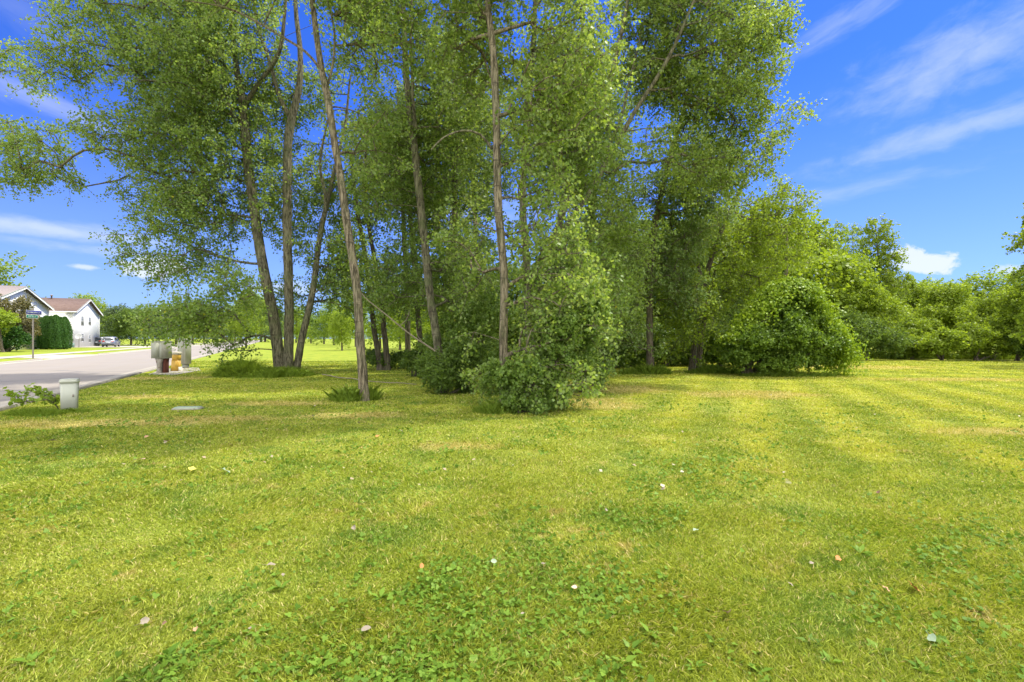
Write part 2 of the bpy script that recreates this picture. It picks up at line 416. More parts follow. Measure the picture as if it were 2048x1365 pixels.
M['lid'] = simple('valve_lid', (.25, .31, .22), .6, .3, var=.15, scale=6, dirt=(.28, .26, .15))
M['car'] = simple('silver_paint', (.24, .25, .27), .25, .6, .4, var=.03)
M['car_glass'] = simple('car_glass', (.04, .05, .055), .08, .7, var=.1)
M['tyre'] = simple('tyre_rubber', (.025, .025, .025), .8, .2, var=.1)
M['rim'] = simple('rim_metal', (.5, .5, .5), .35, .5, .7)
M['tail'] = simple('tail_lamp', (.4, .02, .02), .25, .5)
M['acgreen'] = simple('unit_green', (.22, .31, .25), .6, .3)
M['dish'] = simple('dish_grey', (.36, .36, .35), .4, .4)
M['door_dark'] = simple('garage_interior', (.30, .31, .30), .6, .2)

# ------------------------------------------------------------------ ground, road, kerb, walks
S = 1500
n_ = 61
gx = np.sign(np.linspace(-1,1,n_))*np.abs(np.linspace(-1,1,n_))**3*S
XX, YY = np.meshgrid(gx, gx)
V = np.stack([XX.ravel(), YY.ravel(), np.full(n_*n_, -.0)], 1)
i = np.arange(n_-1)[:, None]*n_ + np.arange(n_-1)[None, :]
F = np.stack([i, i+1, i+n_+1, i+n_], -1).reshape(-1, 4)
lawn = mesh_np('lawn', V, F, M['lawn']); tag(lawn, 'broad mown yellow green lawn with faint mowing stripes', None, None, 'structure')

def rx(c, Y): return -.466*Y + c       # x of a line parallel to the road
def strip(name, c0, c1, y0, y1, z, m, kind='structure', thick=None, seg=40):
    ys = np.linspace(y0, y1, seg+1)
    if thick is None:
        V = [(rx(c0, q), q, z) for q in ys] + [(rx(c1, q), q, z) for q in ys]
        n = seg+1; F = [[k, k+1, n+k+1, n+k][::(1 if c0 > c1 else -1)] for k in range(seg)]
        F = [f[::-1] for f in F]
    else:
        a = [(rx(c0, q), q, 0) for q in ys]; b = [(rx(c0, q), q, z) for q in ys]
        c = [(rx(c1, q), q, z) for q in ys]; d = [(rx(c1, q), q, 0) for q in ys]
        V = a+b+c+d; n = seg+1; F = []
        for k in range(seg):
            for j in range(3): F.append([j*n+k, j*n+k+1, (j+1)*n+k+1, (j+1)*n+k])
        F.append([0, n, 2*n, 3*n]); F.append([seg, n+seg, 2*n+seg, 3*n+seg][::-1])
    o = mesh_np(name, np.array(V), F, m); tag(o, None, None, None, kind); return o
# the road is a shallow step below the kerb tops: sheet at 6 mm, kerbs 5 cm tall against a lawn at the same height
road = strip('road', -5.9, -16.0, -60, 420, .006, M['asphalt'])
strip('near_kerb', -5.62, -5.9, -60, 420, .06, M['concrete'], thick=1)
strip('near_gutter', -5.9, -6.35, -60, 420, .011, M['concrete'])
strip('far_kerb', -16.0, -16.3, -60, 35.5, .09, M['walk'], thick=1, seg=12)
strip('far_kerb', -16.0, -16.3, 47.5, 420, .09, M['walk'], thick=1)
strip('far_gutter', -15.45, -16.0, -60, 420, .011, M['walk'])
strip('sidewalk', -19.6, -21.6, -60, 420, .03, M['walk'])
# driveway apron / side street mouth and second driveway to the parked car
def poly(name, pts, z, m):
    o = mesh_np(name, np.array([(a, b, z) for a, b in pts]), [list(range(len(pts)))], m); tag(o, kind='structure'); return o
poly('side_street', [(rx(-16.05, 37), 37), (rx(-16.05, 47.5), 47.5), (rx(-19.55, 45.5), 45.5), (rx(-19.55, 39), 39)], .014, M['walk'])
poly('driveway', [(rx(-16.3, 84), 84), (rx(-16.3, 92), 92), (rx(-34, 100), 100), (rx(-34, 82), 82)], .036, M['walk'])
poly('driveway', [(rx(-16.3, 112), 112), (rx(-16.3, 118), 118), (rx(-34, 120), 120), (rx(-34, 114), 114)], .036, M['walk'])

# ------------------------------------------------------------------ houses
UA = math.atan2(-.422, -.906)
def ori(lx, ly, org):      # local -> world of a house
    ca, sa = math.cos(UA), math.sin(UA); return (org[0]+lx*ca-ly*sa, org[1]+lx*sa+ly*ca)
def window(parent, x, y, z, wd, ht, face):
    """face 'g': on the gable wall x=0; 'l': on the long wall y=0"""
    f = MB(); p = MB(); d = .05; e = .08
    def bx(mb, a0, a1, z0, z1, o0, o1):
        if face == 'g': mb.box((-o1, a0, z0), (-o0, a1, z1))
        else: mb.box((a0, o0, z0), (a1, o1, z1))
    bx(f, x-wd/2-e, x+wd/2+e, z-e, z, 0.003, d); bx(f, x-wd/2-e, x+wd/2+e, z+ht, z+ht+e, 0.003, d)
    bx(f, x-wd/2-e, x-wd/2, z, z+ht, 0.003, d); bx(f, x+wd/2, x+wd/2+e, z, z+ht, 0.003, d)
    bx(f, x-wd/2, x+wd/2, z+ht/2-.03, z+ht/2+.03, 0.003, d-.01)
    bx(p, x-wd/2+.001, x+wd/2-.001, z+.001, z+ht-.001, 0.002, .02)
    o = f.build('window', M['trim'], parent); p.build('pane', M['glass'], o); return o
def house(org, W, L, H, rise, roofm, label, wins, vents, oh=.45):
    h = empty('white_house', (org[0], org[1], 0), label, 'house', None, UA)
    MB().prism([(0,0),(0,0)], 0, 0) if False else None
    wl = MB()
    # walls as one solid: pentagon profile across y extruded along x
    pf = [(0,0),(-W,0),(-W,H),(-W/2,H+rise),(0,H)]
    v = [(0,a,b) for a,b in pf] + [(L,a,b) for a,b in pf]
    wl.add(v, [[0,1,2,3,4],[9,8,7,6,5],[0,5,6,1],[1,6,7,2],[2,7,8,3],[3,8,9,4],[4,9,5,0]])
    wl.build('wall', M['siding'], h)
    rf = MB(); s = rise/(W/2); t_ = .16
    for sg in (1, -1):
        yo = (oh if sg > 0 else -W-oh); yr = -W/2
        zo = H - s*oh + .02; zr = H + rise + .02
        pts = [(-oh,yo,zo),(L+oh,yo,zo),(L+oh,yr,zr),(-oh,yr,zr)]
        v = pts + [(a,b,c+t_) for a,b,c in pts]
        rf.add(v, [[0,1,2,3],[4,5,6,7],[0,1,5,4],[1,2,6,5],[2,3,7,6],[3,0,4,7]])
    r = rf.build('roof', roofm, h)
    fa = MB()
    for sg in (1, -1):             # rake boards and eave gutter
        yo = (oh if sg > 0 else -W-oh); yr = -W/2; zo = H - s*oh; zr = H + rise
        pts = [(-oh-.06,yo,zo-.14),(-oh-.06,yr,zr-.14),(-oh-.06,yr,zr+.17),(-oh-.06,yo,zo+.17)]
        v = pts + [(a+.05,b,c) for a,b,c in pts]
        fa.add(v, [[0,1,2,3],[4,5,6,7],[0,1,5,4],[1,2,6,5],[2,3,7,6],[3,0,4,7]])
    fa.build('rake_board', M['trim'], h)
    gu = MB(); gu.box((-oh, oh+.003, H-s*oh-.1), (L+oh, oh+.12, H-s*oh+.1)); gu.box((-oh, 0.01, H-s*oh-.06),(L+oh, oh, H-s*oh-.02)); gu.build('gutter', M['trim'], h)
    ds = MB(); ds.box((.12, .01, 0), (.24, .1, H-.25)); ds.build('downspout', M['trim'], h)
    ds = MB(); ds.box((-.1, -W+.12, 0), (-.01, -W+.24, H-.25)); ds.build('downspout', M['trim'], h)
    for a in wins: window(h, *a)
    for vx, vy, vh in vents:
        q = MB(); q.lathe([(.11,0),(.11,vh),(.17,vh),(.17,vh+.18),(.08,vh+.24)], (vx, vy, H+rise-abs(vy+W/2)*s-.1), 12)
        q.build('roof_vent', M['metal_pole'], r)
    return h
h2 = house((-72.7, 85.0), 13.5, 16, 6.0, 2.35, M['shingle'], 'white two storey house with brown roof behind the row of clipped evergreens',
      [(-4.0, 0, 3.7, 1.3, 1.55, 'g'), (-7.9, 0, 3.9, 1.2, 1.3, 'g'), (-4.0, 0, .95, 1.3, 1.3, 'g'), (-7.9, 0, .8, 1.2, 1.2, 'g')],
      [(4.8, -6.2, .75), (10.5, -6.2, .75)])
h1 = house((-59.9, 58.5), 17.5, 16, 5.75, 2.35, M['shingle_grey'], 'white house half hidden behind the bronze leaved tree, its gable pointing at the road',
      [(-14.2, 0, .9, 1.6, 1.9, 'g'), (-8.7, 0, 4.2, 1.0, 1.2, 'g'), (2.5, 0, 1., 1.2, 1.3, 'l')], [(7, -8, .6)])
# satellite dish on pole, utility box
b = P(158, 695, 84.0); d_ = empty('satellite_dish', (b[0], b[1], 0), 'grey satellite dish on a short pole beside the white gable wall', 'satellite dish')
MB().tube([(0,0,0),(0,0,1.35)], [.05,.05], 8).build('pole', M['metal_pole'], d_)
dm = MB(); dm.lathe([(.02,0),(.2,.02),(.38,.07),(.52,.14),(.54,.16),(.52,.165),(.36,.09),(.02,.03)], (0,0,0), 20)
do = dm.build('reflector', M['dish'], d_, True); do.location = (0,-.08,1.75); do.rotation_euler = (R(62), 0, R(25)); do.scale = (.95, .95, .95)
am = MB().tube([(0,0,1.4),(.35,-.3,1.45),(.6,-.7,1.75)], [.03,.025,.02], 6).build('feed_arm', M['metal_pole'], d_)
b = P(141, 695, 83.0); u_ = empty('air_conditioner', (b[0], b[1], 0), 'small green box unit on the grass at the corner of the brown roofed house', 'air conditioner')
MB().box((-.38,-.38,.0),(.38,.38,.72), .05).build('casing', M['acgreen'], u_)
MB().lathe([(.3,.722),(.3,.76),(.05,.78)], (0,0,0), 16).build('fan_grille', M['metal_pole'], u_)

# ------------------------------------------------------------------ car
def car(px, py, Y, rz, label, paint):
    b = P(px, py, Y); c = empty('parked_car', (b[0], b[1], .04), label, 'car', None, rz)
    W = .92
    prof = [(-2.25,.32),(-2.3,.62),(-2.22,1.0),(-2.1,1.08),(-1.95,1.45),(-1.75,1.66),(-.6,1.72),(.35,1.68),(1.05,1.12),(2.1,.98),(2.35,.72),(2.36,.35),(1.85,.28),(-1.8,.28)]
    v = []; f = []
    for sy, ins in ((-1,1),(1,1)):
        for x,z in prof:
            yy = W*(1 - .16*max(0,(z-1.05)/.65)); v.append((x, sy*yy, z))
    n = len(prof); f = [list(range(n)), [n+i for i in range(n)][::-1]] + [[i, n+i, n+(i+1)%n, (i+1)%n] for i in range(n)]
    body = MB().add(v, f).build('body', paint, c)
    rw = MB(); rw.add([(-2.115,-.7,1.1),(-2.115,.7,1.1),(-1.97,.62,1.44),(-1.97,-.62,1.44),(-2.09,-.7,1.1),(-2.09,.7,1.1),(-1.9,.62,1.44),(-1.9,-.62,1.44)],
       [[0,1,2,3][::-1],[4,5,6,7],[0,4,5,1],[1,5,6,2],[2,6,7,3],[3,7,4,0]]); rw.build('rear_window', M['car_glass'], c)
    for s in (-1, 1):
        sw = MB(); a = [(-1.85,1.14),(-1.7,1.5),(-.6,1.57),(.3,1.53),(.85,1.14)]
        yy = lambda z: W*(1 - .16*max(0,(z-1.05)/.65))
        v = [(x, s*(yy(z)+.012), z) for x,z in a] + [(x, s*(yy(z)-.02), z) for x,z in a]
        sw.add(v, [list(range(5)), list(range(5,10))[::-1]]+[[i,(i+1)%5,5+(i+1)%5,5+i] for i in range(5)]); sw.build('side_window', M['car_glass'], c)
        MB().box((-2.34, s*.62-.14, .86),(-2.2, s*.62+.14, 1.04)).build('tail_lamp', M['tail'], c)
        for x in (-1.4, 1.45):
            wn = MB(); wn.lathe([(.2,-.1),(.33,-.11),(.35,-.08),(.35,.08),(.33,.11),(.2,.1)], (0,0,0), 20)
            wh = wn.build('wheel', M['tyre'], c); wh.location = (x, s*.84, .35); wh.rotation_euler = (R(90),0,0)
            MB().lathe([(.04,-.118),(.2,-.112),(.2,.112),(.04,.118)], (0,0,0), 16).build('rim', M['rim'], wh)
    MB().box((-2.38,-.85,.36),(-2.27,.85,.58), .03).build('bumper', M['car_glass'], c)
    MB().box((-2.36,-.26,.66),(-2.295,.26,.80)).build('number_plate', M['white'], c)
    return c
car(222, 694.2, 88, R(118), 'silver sport utility car parked on the drive beside the white house', M['car'])
car(207, 692, 97, R(100), 'dark vehicle half hidden behind the silver car', simple('dark_paint', (.05,.055,.06), .25, .6, .3))

# ------------------------------------------------------------------ street sign
b = G(66, 718); sg = empty('street_sign', b, 'tall street name sign with a blue blade above a green blade at the far kerb', 'street sign')
MB().tube([(0,0,0),(0,0,3.72)], [.05,.05], 10).build('pole', M['metal_pole'], sg)
def blade(name, zc, L, H, m, rz, txt, off, size, tilt=0):
    o = MB().box((-L/2,-.012,-H/2),(L/2,.012,H/2), .0).build(name, m, sg); o.location = (off, -.06, zc); o.rotation_euler = (0, R(tilt), R(rz))
    bd = MB(); e = .02
    bd.box((-L/2,-.016,H/2-e),(L/2,-.0125,H/2)); bd.box((-L/2,-.016,-H/2),(L/2,-.0125,-H/2+e))
    bd.box((-L/2,-.016,-H/2+e),(-L/2+e,-.0125,H/2-e)); bd.box((L/2-e,-.016,-H/2+e),(L/2,-.0125,H/2-e)); bd.build('border', M['white'], o)
    cu = bpy.data.curves.new('lettering', 'FONT'); cu.body = txt; cu.size = size; cu.align_x = 'CENTER'; cu.align_y = 'CENTER'; cu.extrude = .003
    cu.materials.append(M['white']); tmp = bpy.data.objects.new('lettering', cu); C.objects.link(tmp); dgr = bpy.context.evaluated_depsgraph_get()
    tme = bpy.data.meshes.new_from_object(tmp.evaluated_get(dgr)); bpy.data.objects.remove(tmp)
    to = bpy.data.objects.new('lettering', tme); C.objects.link(to); to.parent = o
    to.location = (0, -.018, 0); to.rotation_euler = (R(90), 0, 0)
    bb = to
    return o
blade('blue_blade', 3.38, 1.25, .30, M['sign_blue'], -6, 'DEARBORN CT', .12, .15, 3.5)
blade('green_blade', 3.08, .70, .24, M['sign_green'], 20, 'Mill Run', .0, .14, 3)
MB().box((-.06,-.05,3.56),(.06,.03,3.64)).build('bracket', M['metal_pole'], sg)

# ------------------------------------------------------------------ utility boxes
b = G(139, 823); pd = empty('utility_pedestal', b, 'pale green capped utility pedestal standing on the grass by the kerb', 'utility pedestal', None, R(33))
mb = MB(); 
v = []; 
def rbox(mb, z0, z1, w0, w1, dp, ch=.05):
    def ring(w_, z): 
        a = w_/2; d = dp/2
        return [(-a,-d+ch,z),(-a+ch*.3,-d+ch*.3,z),(-a+ch,-d,z),(a-ch,-d,z),(a-ch*.3,-d+ch*.3,z),(a,-d+ch,z),(a,d-ch,z),(a-ch,d,z),(-a+ch,d,z),(-a,d-ch,z)]
    q = ring(w0, z0)+ring(w1, z1); n = 10
    mb.add(q, [list(range(n))[::-1], [n+i for i in range(n)]]+[[i,(i+1)%n,n+(i+1)%n,n+i] for i in range(n)])
rbox(mb, 0, .62, .265, .29, .20); mb.build('body', M['beige'], pd)
mb = MB(); rbox(mb, .585, .65, .31, .31, .225); rbox(mb, .6502, .668, .31, .27, .20); mb.build('cap', M['beige'], pd)
mb = MB(); mb.box((.06,-.108,.30),(.085,-.1005,.35)); mb.build('latch', M['metal_pole'], pd)

UY = 21.6
def ux(px): return (px-1024)/1024
# 1: box on flared rusty stand
b = G(326, 747); c1 = empty('utility_cabinet', b, 'grey green utility box raised on a flared rust stained stand', 'utility cabinet', None, R(8))
MB().box((-.42,-.2,.70),(.30,.2,1.46), .02).build('box', M['cabinet'], c1)
mb = MB(); mb.box((-.44,-.22,1.461),(.32,.22,1.50), .01); mb.build('lid', M['cabinet'], c1)
dr = MB(); dr.box((-.39,-.212,.74),(-.06,-.2015,1.43)); dr.box((-.05,-.212,.74),(.27,-.2015,1.43)); dr.build('door', M['cabinet'], c1)
mb = MB()
for k in range(5): mb.box((.05+k*.045,-.218,.76),(.062+k*.045,-.2125,1.4))
mb.build('louver', M['rust'], c1)
st = MB()
pr = [(-.27,.70),(-.24,.60),(-.20,.42),(-.19,.2),(-.21,.06),(-.24,0),(.0,0),(-.02,.06),(-.03,.2),(-.02,.42),(.03,.60),(.07,.70)]
st.prism(pr, -.15, .15); st.build('stand', M['rust'], c1)
st = MB(); st.prism([(.10,.699),(.05,.55),(.04,.2),(.02,0),(.20,0),(.2,.3),(.2,.55),(.22,.699)], -.10, .12); st.build('stand', M['darkrust'], c1)
# 2: orange pedestal
b = G(352, 743); c2 = empty('marker_pedestal', b, 'orange utility pedestal with cream cap standing between the two grey green boxes', 'utility pedestal', None, R(4))
mb = MB(); mb.prism([(-.17,0),(-.155,.3),(-.14,.56),(.16,.56),(.17,.3),(.19,0)], -.13, .13); mb.build('lower_body', M['orange'], c2)
mb = MB(); mb.box((-.13,-.145,.561),(.18,.145,.83), .03); mb.build('upper_body', M['orange'], c2)
mb = MB(); mb.box((-.15,-.16,.831),(.20,.16,.96), .03); mb.build('cap', M['cream'], c2)
MB().prism([(-.19,0),(-.19,.16),(-.172,.16),(-.165,0)], -.15, .15).build('skirt', M['cream'], c2)
MB().prism([(.195,0),(.185,.22),(.205,.22),(.27,.05),(.30,0)], -.15, .15).build('skirt', M['cream'], c2)
# 3: tall box
b = G(372, 737); c3 = empty('tall_utility_cabinet', b, 'tall narrow grey utility box with a brown seam, behind the orange pedestal', 'utility cabinet', None, R(-10))
MB().box((-.34,-.22,.24),(.16,.22,1.55), .03).build('box', M['cabinet'], c3)
MB().box((-.36,-.24,1.551),(.18,.24,1.60), .02).build('lid', M['cabinet'], c3)
mb = MB(); mb.box((.0,-.226,.28),(.035,-.2205,1.5)); mb.build('seam', M['rust'], c3)
MB().prism([(-.16,.0),(-.13,.239),(.08,.239),(.10,.0)], -.12, .12).build('stand', M['cabinet'], c3)
for q_ in (c1, c2, c3): q_.scale = (.92, .92, .92)
pad = mesh_np('concrete_pad', np.array([(*(G(a, bb)[:2]), .02) for a, bb in ((296,750),(345,752),(402,742),(396,736),(330,738))]), [[0,1,2,3,4]], M['concrete']); tag(pad, kind='structure')
b = G(376, 819); vl = empty('valve_cover', b, 'flat grey green valve cover lying in the grass', 'valve cover', None, R(6))
MB().box((-.25,-.11,0),(.25,.11,.055), .02).build('cover', M['lid'], vl)
MB().box((-.27,-.13,0),(.27,.13,.03), .01).build('rim', M['concrete'], vl)

# ------------------------------------------------------------------ foliage helpers
def leaves_mesh(name, cen, axis, size, m, parent, base, nrm=None, width=.92, vv=None, fold=.12):
    """kite shaped leaves: cen (n,3) attachment points, axis direction towards tip"""
    n = len(cen)
    axis = unit(axis)
    if nrm is None: nrm = rng.normal(size=(n, 3))
    side = unit(np.cross(axis, nrm)); up = np.cross(side, axis)
    s = size[:, None] if np.ndim(size) else size
    A = cen; B = cen + axis*s*.42 + side*s*width*.5 + up*s*fold; D = cen + axis*s*.42 - side*s*width*.5 + up*s*fold; E = cen + axis*s
    V = np.stack([A, B, E, D], 1).reshape(-1, 3) - np.asarray(base)[None, :]
    F = np.arange(4*n).reshape(-1, 4)
    if vv is None: vv = rng.random(n)
    return mesh_np(name, V, F, m, parent, attr=vv)
TR = []        # visible trunk segments: px0,py0,px1,py1,halfwidth,Y : sprays are not hung in front of them
def in_front(p):
    X = 1024 + p[:, 0]/p[:, 1]*1024; Yp = 677 - (p[:, 2]-1.5)/p[:, 1]*1024; bad = np.zeros(len(p), bool)
    for (x0, y0, x1, y1, hw, Y) in TR:
        k = (Yp-y0)/(y1-y0+1e-6); xx = x0+(x1-x0)*k
        bad |= (k >= 0) & (k <= 1) & (np.abs(X-xx) < hw) & (p[:, 1] < Y)
    return bad
def smooth_path(pts, step=.18):
    pts = np.array(pts, float); n = len(pts)
    ex = np.vstack([2*pts[0]-pts[1], pts, 2*pts[-1]-pts[-2]]); out = []
    for i in range(n-1):
        p0, p1, p2, p3 = ex[i:i+4]; m = max(2, int(np.linalg.norm(p2-p1)/step))
        for k in range(m):
            t = k/m; out.append(.5*((2*p1)+(-p0+p2)*t+(2*p0-5*p1+4*p2-p3)*t*t+(-p0+3*p1-3*p2+p3)*t**3))
    out.append(pts[-1]); return np.array(out)
def add_limbs(VV, FF, nodes, par, rad, edges):
    off = sum(len(v) for v in VV)
    for (a, b, ra, rb, wig) in edges:
        d = b-a; L = np.linalg.norm(d)
        k = 4; tt = np.linspace(0, 1, k)[:, None]
        pts = a + d*tt + wig*np.sin(tt*math.pi)*L*.10 + np.array([0,0,1.])*np.sin(tt*math.pi)*L*.05
        v, f = tube_np(pts, np.linspace(ra, rb, k), 5)
        VV.append(v); FF.append(f+off); off += len(v)
def tree(name, label, cat, Y, trunks, blobs, m_leaf, m_bark, group=None, spacing=.75, lpa=90, leaf=.09, thr=-.35, spray=.65, seed=1, droop=.25,
         kr=.0095, flare=1.35, out=.6, maxr=.042, noseg=False, nscale=1.1, wander=1.0, tw=.86):
    """trunks: list of [(px,py,dY,width_px),...] from base up.  blobs: (px,py,dY,rpx,rpy,rY)"""
    g = np.random.default_rng(seed)
    base = P(trunks[0][0][0], trunks[0][0][1], Y+trunks[0][0][2]); base[2] = 0
    root = empty(name, base, label, cat, group)
    paths = []
    for tr in trunks:
        pts = [P(a, b, Y+c) for a, b, c, _ in tr]; wd = [q[3]*tw/2*(Y+q[2])/1024 for q in tr]
        forks = tr[0][1] < 600
        if not forks: pts[0][2] = -.1
        pth = smooth_path(pts); 
        arc = np.concatenate([[0], np.cumsum(np.linalg.norm(np.diff(np.array(pts), axis=0), axis=1))])
        arc2 = np.concatenate([[0], np.cumsum(np.linalg.norm(np.diff(pth, axis=0), axis=1))]); arc2 *= arc[-1]/arc2[-1]
        rr = np.interp(arc2, arc, wd)
        if not forks: rr = rr*(1+(flare-1)*np.exp(-arc2/.35))
        wob = np.stack([snoise(arc2[:, None], .9, seed+5), snoise(arc2[:, None], .9, seed+9), 0*arc2], 1)*.022*wander
        wob *= np.minimum(1, arc2/.8)[:, None] if not forks else np.minimum(1, arc2/.3)[:, None]
        pth = pth + wob
        V, F = tube_np(pth, rr, 14)
        # bark lumps and branch collars
        V = V + unit(V - np.repeat(pth, 14, axis=0))*(snoise(V*np.array([1,1,.35]), 22, seed+3)[:, None]*.055*np.repeat(rr, 14)[:, None]
              + (np.maximum(0, snoise(V, 3.4, seed+4)-.75))[:, None]*.22*np.repeat(rr, 14)[:, None])
        mesh_np('trunk', V-base, F, m_bark, root, smooth=True)
        paths.append((pth, rr))
        if not noseg:
            for q in range(len(tr)-1):
                TR.append((tr[q+1][0], tr[q+1][1], tr[q][0], tr[q][1], tr[q][3]*.5+2+min(14, spray*.2*1024/Y), Y+tr[q][2]))
    # attractors
    att = []
    for (a, b, c, ra, rb, rY) in blobs:
        Yc = Y+c; ctr = P(a, b, Yc); r = np.array([ra*Yc/1024, rY, rb*Yc/1024])
        n = [max(1, int(math.ceil(q/spacing))) for q in r]
        gg = np.stack(np.meshgrid(*[np.arange(-k, k+1) for k in n], indexing='ij'), -1).reshape(-1, 3)*spacing
        gg = gg + g.uniform(-.5, .5, gg.shape)*spacing
        kk = np.sum((gg/r)**2, 1) < 1; att.append(ctr+gg[kk])
    att = np.vstack(att)
    key = np.round(att/(spacing*.62)).astype(int); _, ui = np.unique(key, axis=0, return_index=True); att = att[ui]
    att = att[snoise(att, nscale, seed+11) > thr]
    att = att[att[:, 2] > .15]
    att = att[~in_front(att)] if len(att) else att
    # grow limbs towards them
    nodes = np.vstack([p[::2] for p, r in paths]); nrad = np.concatenate([r[::2] for p, r in paths])
    nt = len(nodes); 
    zmin = min(att[:, 2].min()-1.5, 3)
    d0 = np.array([np.min(np.linalg.norm(nodes-a, axis=1)) for a in att]); order = np.argsort(d0)
    N = np.zeros((nt+len(att), 3)); N[:nt] = nodes; depth = np.zeros(nt+len(att)); parent = -np.ones(nt+len(att), int); cnt = nt
    for i in order:
        a = att[i]; q = N[:cnt]
        d = a-q; L = np.linalg.norm(d, axis=1)
        cost = L + .30*depth[:cnt] + np.maximum(0, q[:, 2]-a[2])*.9 + np.where(np.arange(cnt) < nt, .35, 0)
        j = int(np.argmin(cost)); N[cnt] = a; parent[cnt] = j; depth[cnt] = depth[j]+L[j]; cnt += 1
    desc = np.ones(cnt)
    for i in range(cnt-1, nt-1, -1):
        j = parent[i]
        if j >= nt: desc[j] += desc[i]
    VV = []; FF = []; edges = []
    for i in range(nt, cnt):
        j = parent[i]; rb = min(maxr, kr*desc[i]**.5*.75); ra = min(maxr*1.15, kr*desc[i]**.5)
        if j < nt: ra = min(ra*1.2, nrad[min(j, nt-1)]*.7)
        edges.append((N[j], N[i], ra, max(.005, rb), unit(g.normal(size=3))))
    add_limbs(VV, FF, None, None, None, edges)
    # sprays
    A = N[nt:cnt]; Pn = N[parent[nt:cnt]]
    outd = unit(A-Pn); na = len(A)
    ntw = 7; kl = max(2, lpa//ntw)
    td = unit(outd[:, None, :]*out + g.normal(size=(na, ntw, 3))*.75 + np.array([0,0,.05]))
    tl = spray*g.uniform(.45, 1.15, (na, ntw))
    # twigs as thin triangular rods
    tb = A[:, None, :] + td*0; te = A[:, None, :] + td*tl[..., None] + np.array([0,0,-1])*droop*tl[..., None]**1.5
    twp = np.stack([tb, te], 2).reshape(-1, 2, 3)
    ax = unit(np.cross(twp[:, 1]-twp[:, 0], g.normal(size=(len(twp), 3)))); bx = unit(np.cross(twp[:, 1]-twp[:, 0], ax))
    rt = .004*(1 + Y/25)
    tri = [ax*rt, (-.5*ax+.87*bx)*rt, (-.5*ax-.87*bx)*rt]
    tv = np.stack([twp[:, 0]+tri[0], twp[:, 0]+tri[1], twp[:, 0]+tri[2], twp[:, 1]+tri[0]*.4, twp[:, 1]+tri[1]*.4, twp[:, 1]+tri[2]*.4], 1).reshape(-1, 3)
    q0 = np.arange(len(twp))[:, None]*6
    tf = np.concatenate([q0+np.array([[0,1,4,3]]), q0+np.array([[1,2,5,4]]), q0+np.array([[2,0,3,5]])], 0)
    off = sum(len(v) for v in VV); VV.append(tv); FF.append(tf+off)
    tag(mesh_np('branches', np.vstack(VV)-base, np.vstack(FF), m_bark, root, smooth=True), kind='stuff')
    s = np.sqrt(g.uniform(.02, 1, (na, ntw, kl)))
    pos = tb[:, :, None, :] + (te-tb)[:, :, None, :]*s[..., None] + g.normal(size=(na, ntw, kl, 3))*spray*.10
    pos = pos.reshape(-1, 3)
    ax = g.normal(size=pos.shape)*.75 + np.array([0, 0, -.75]) + np.repeat(np.repeat(td.reshape(-1, 3), kl, 0), 1, 0)*.4
    nr = g.normal(size=pos.shape) + np.array([0, 0, .9])
    keep = pos[:, 2] > .03; pos = pos[keep]; ax = ax[keep]; nr = nr[keep]
    sz = leaf*g.uniform(.65, 1.2, len(pos))
    leaves_mesh('crown', pos, ax, sz, m_leaf, root, base, nr, vv=g.random(len(pos)))
    print(name, 'att', na, 'leaves', len(pos))
    return root

# ------------------------------------------------------------------ the grove
CW = 'cottonwoods of the grove'
M1 = [
 [(563,752,0,27),(548,640,0,24),(520,500,0,22),(497,330,0,21),(485,208,0,19),(470,120,.3,12),(462,30,.5,8),(455,-90,.8,5)],
 [(486,215,0,12),(520,165,-.3,10),(558,105,-.6,9),(570,20,-.8,7),(575,-80,-1,4)],
 [(577,752,0,22),(578,600,0,20),(574,450,0,20),(576,300,.1,19),(584,235,.2,18),(600,150,.3,13),(592,0,.6,9),(590,-110,.8,5)],
 [(582,240,.2,10),(560,195,.1,10),(535,110,0,8),(515,50,0,7),(500,-60,0,4)],
 [(590,752,.2,17),(606,670,.3,15),(626,580,.5,14),(640,470,.8,12),(658,390,1,10),(672,330,1.2,8),(690,250,1.5,6),(700,150,1.8,4)],
 [(642,470,.8,9),(652,400,.4,8),(640,330,0,6),(655,240,-.3,4)],
]
tree('cottonwood', 'cottonwood with three trunks from one base and wide leafy boughs over the road', 'tree', 21.0, M1, [
 (340,120,0,215,150,3.2), (110,140,-.5,120,42,1.3), (40,270,0,70,40,1.2), (150,310,0,150,62,1.8), (40,360,-.5,60,25,.8), (330,330,0,190,110,2.8),
 (255,455,0,85,62,1.8), (400,430,0,100,55,1.8), (350,520,-.3,110,38,1.4), (330,625,-2,100,52,1.1), (400,640,-2,70,34,1.0), (275,605,-2,46,38,.8), (350,640,-3,90,42,.8), (450,600,-2,70,48,1), (480,560,-1,60,50,1),
 (560,130,0,150,190,2.8), (600,370,.8,110,140,2.2), (655,520,1.2,60,90,1.4), (560,620,1.5,60,60,1.2), (490,690,-.6,55,22,.7), (705,700,-.4,14,14,.3), (690,420,1.2,60,120,1.5), (700,560,1.5,60,70,1.4),
 (440,-120,0,170,110,3.0), (135,30,-.5,40,70,.9)],
 M['leaf_cotton'], M['bark'], CW, spacing=.62, lpa=112, leaf=.096, thr=-.08, seed=21, spray=.8)
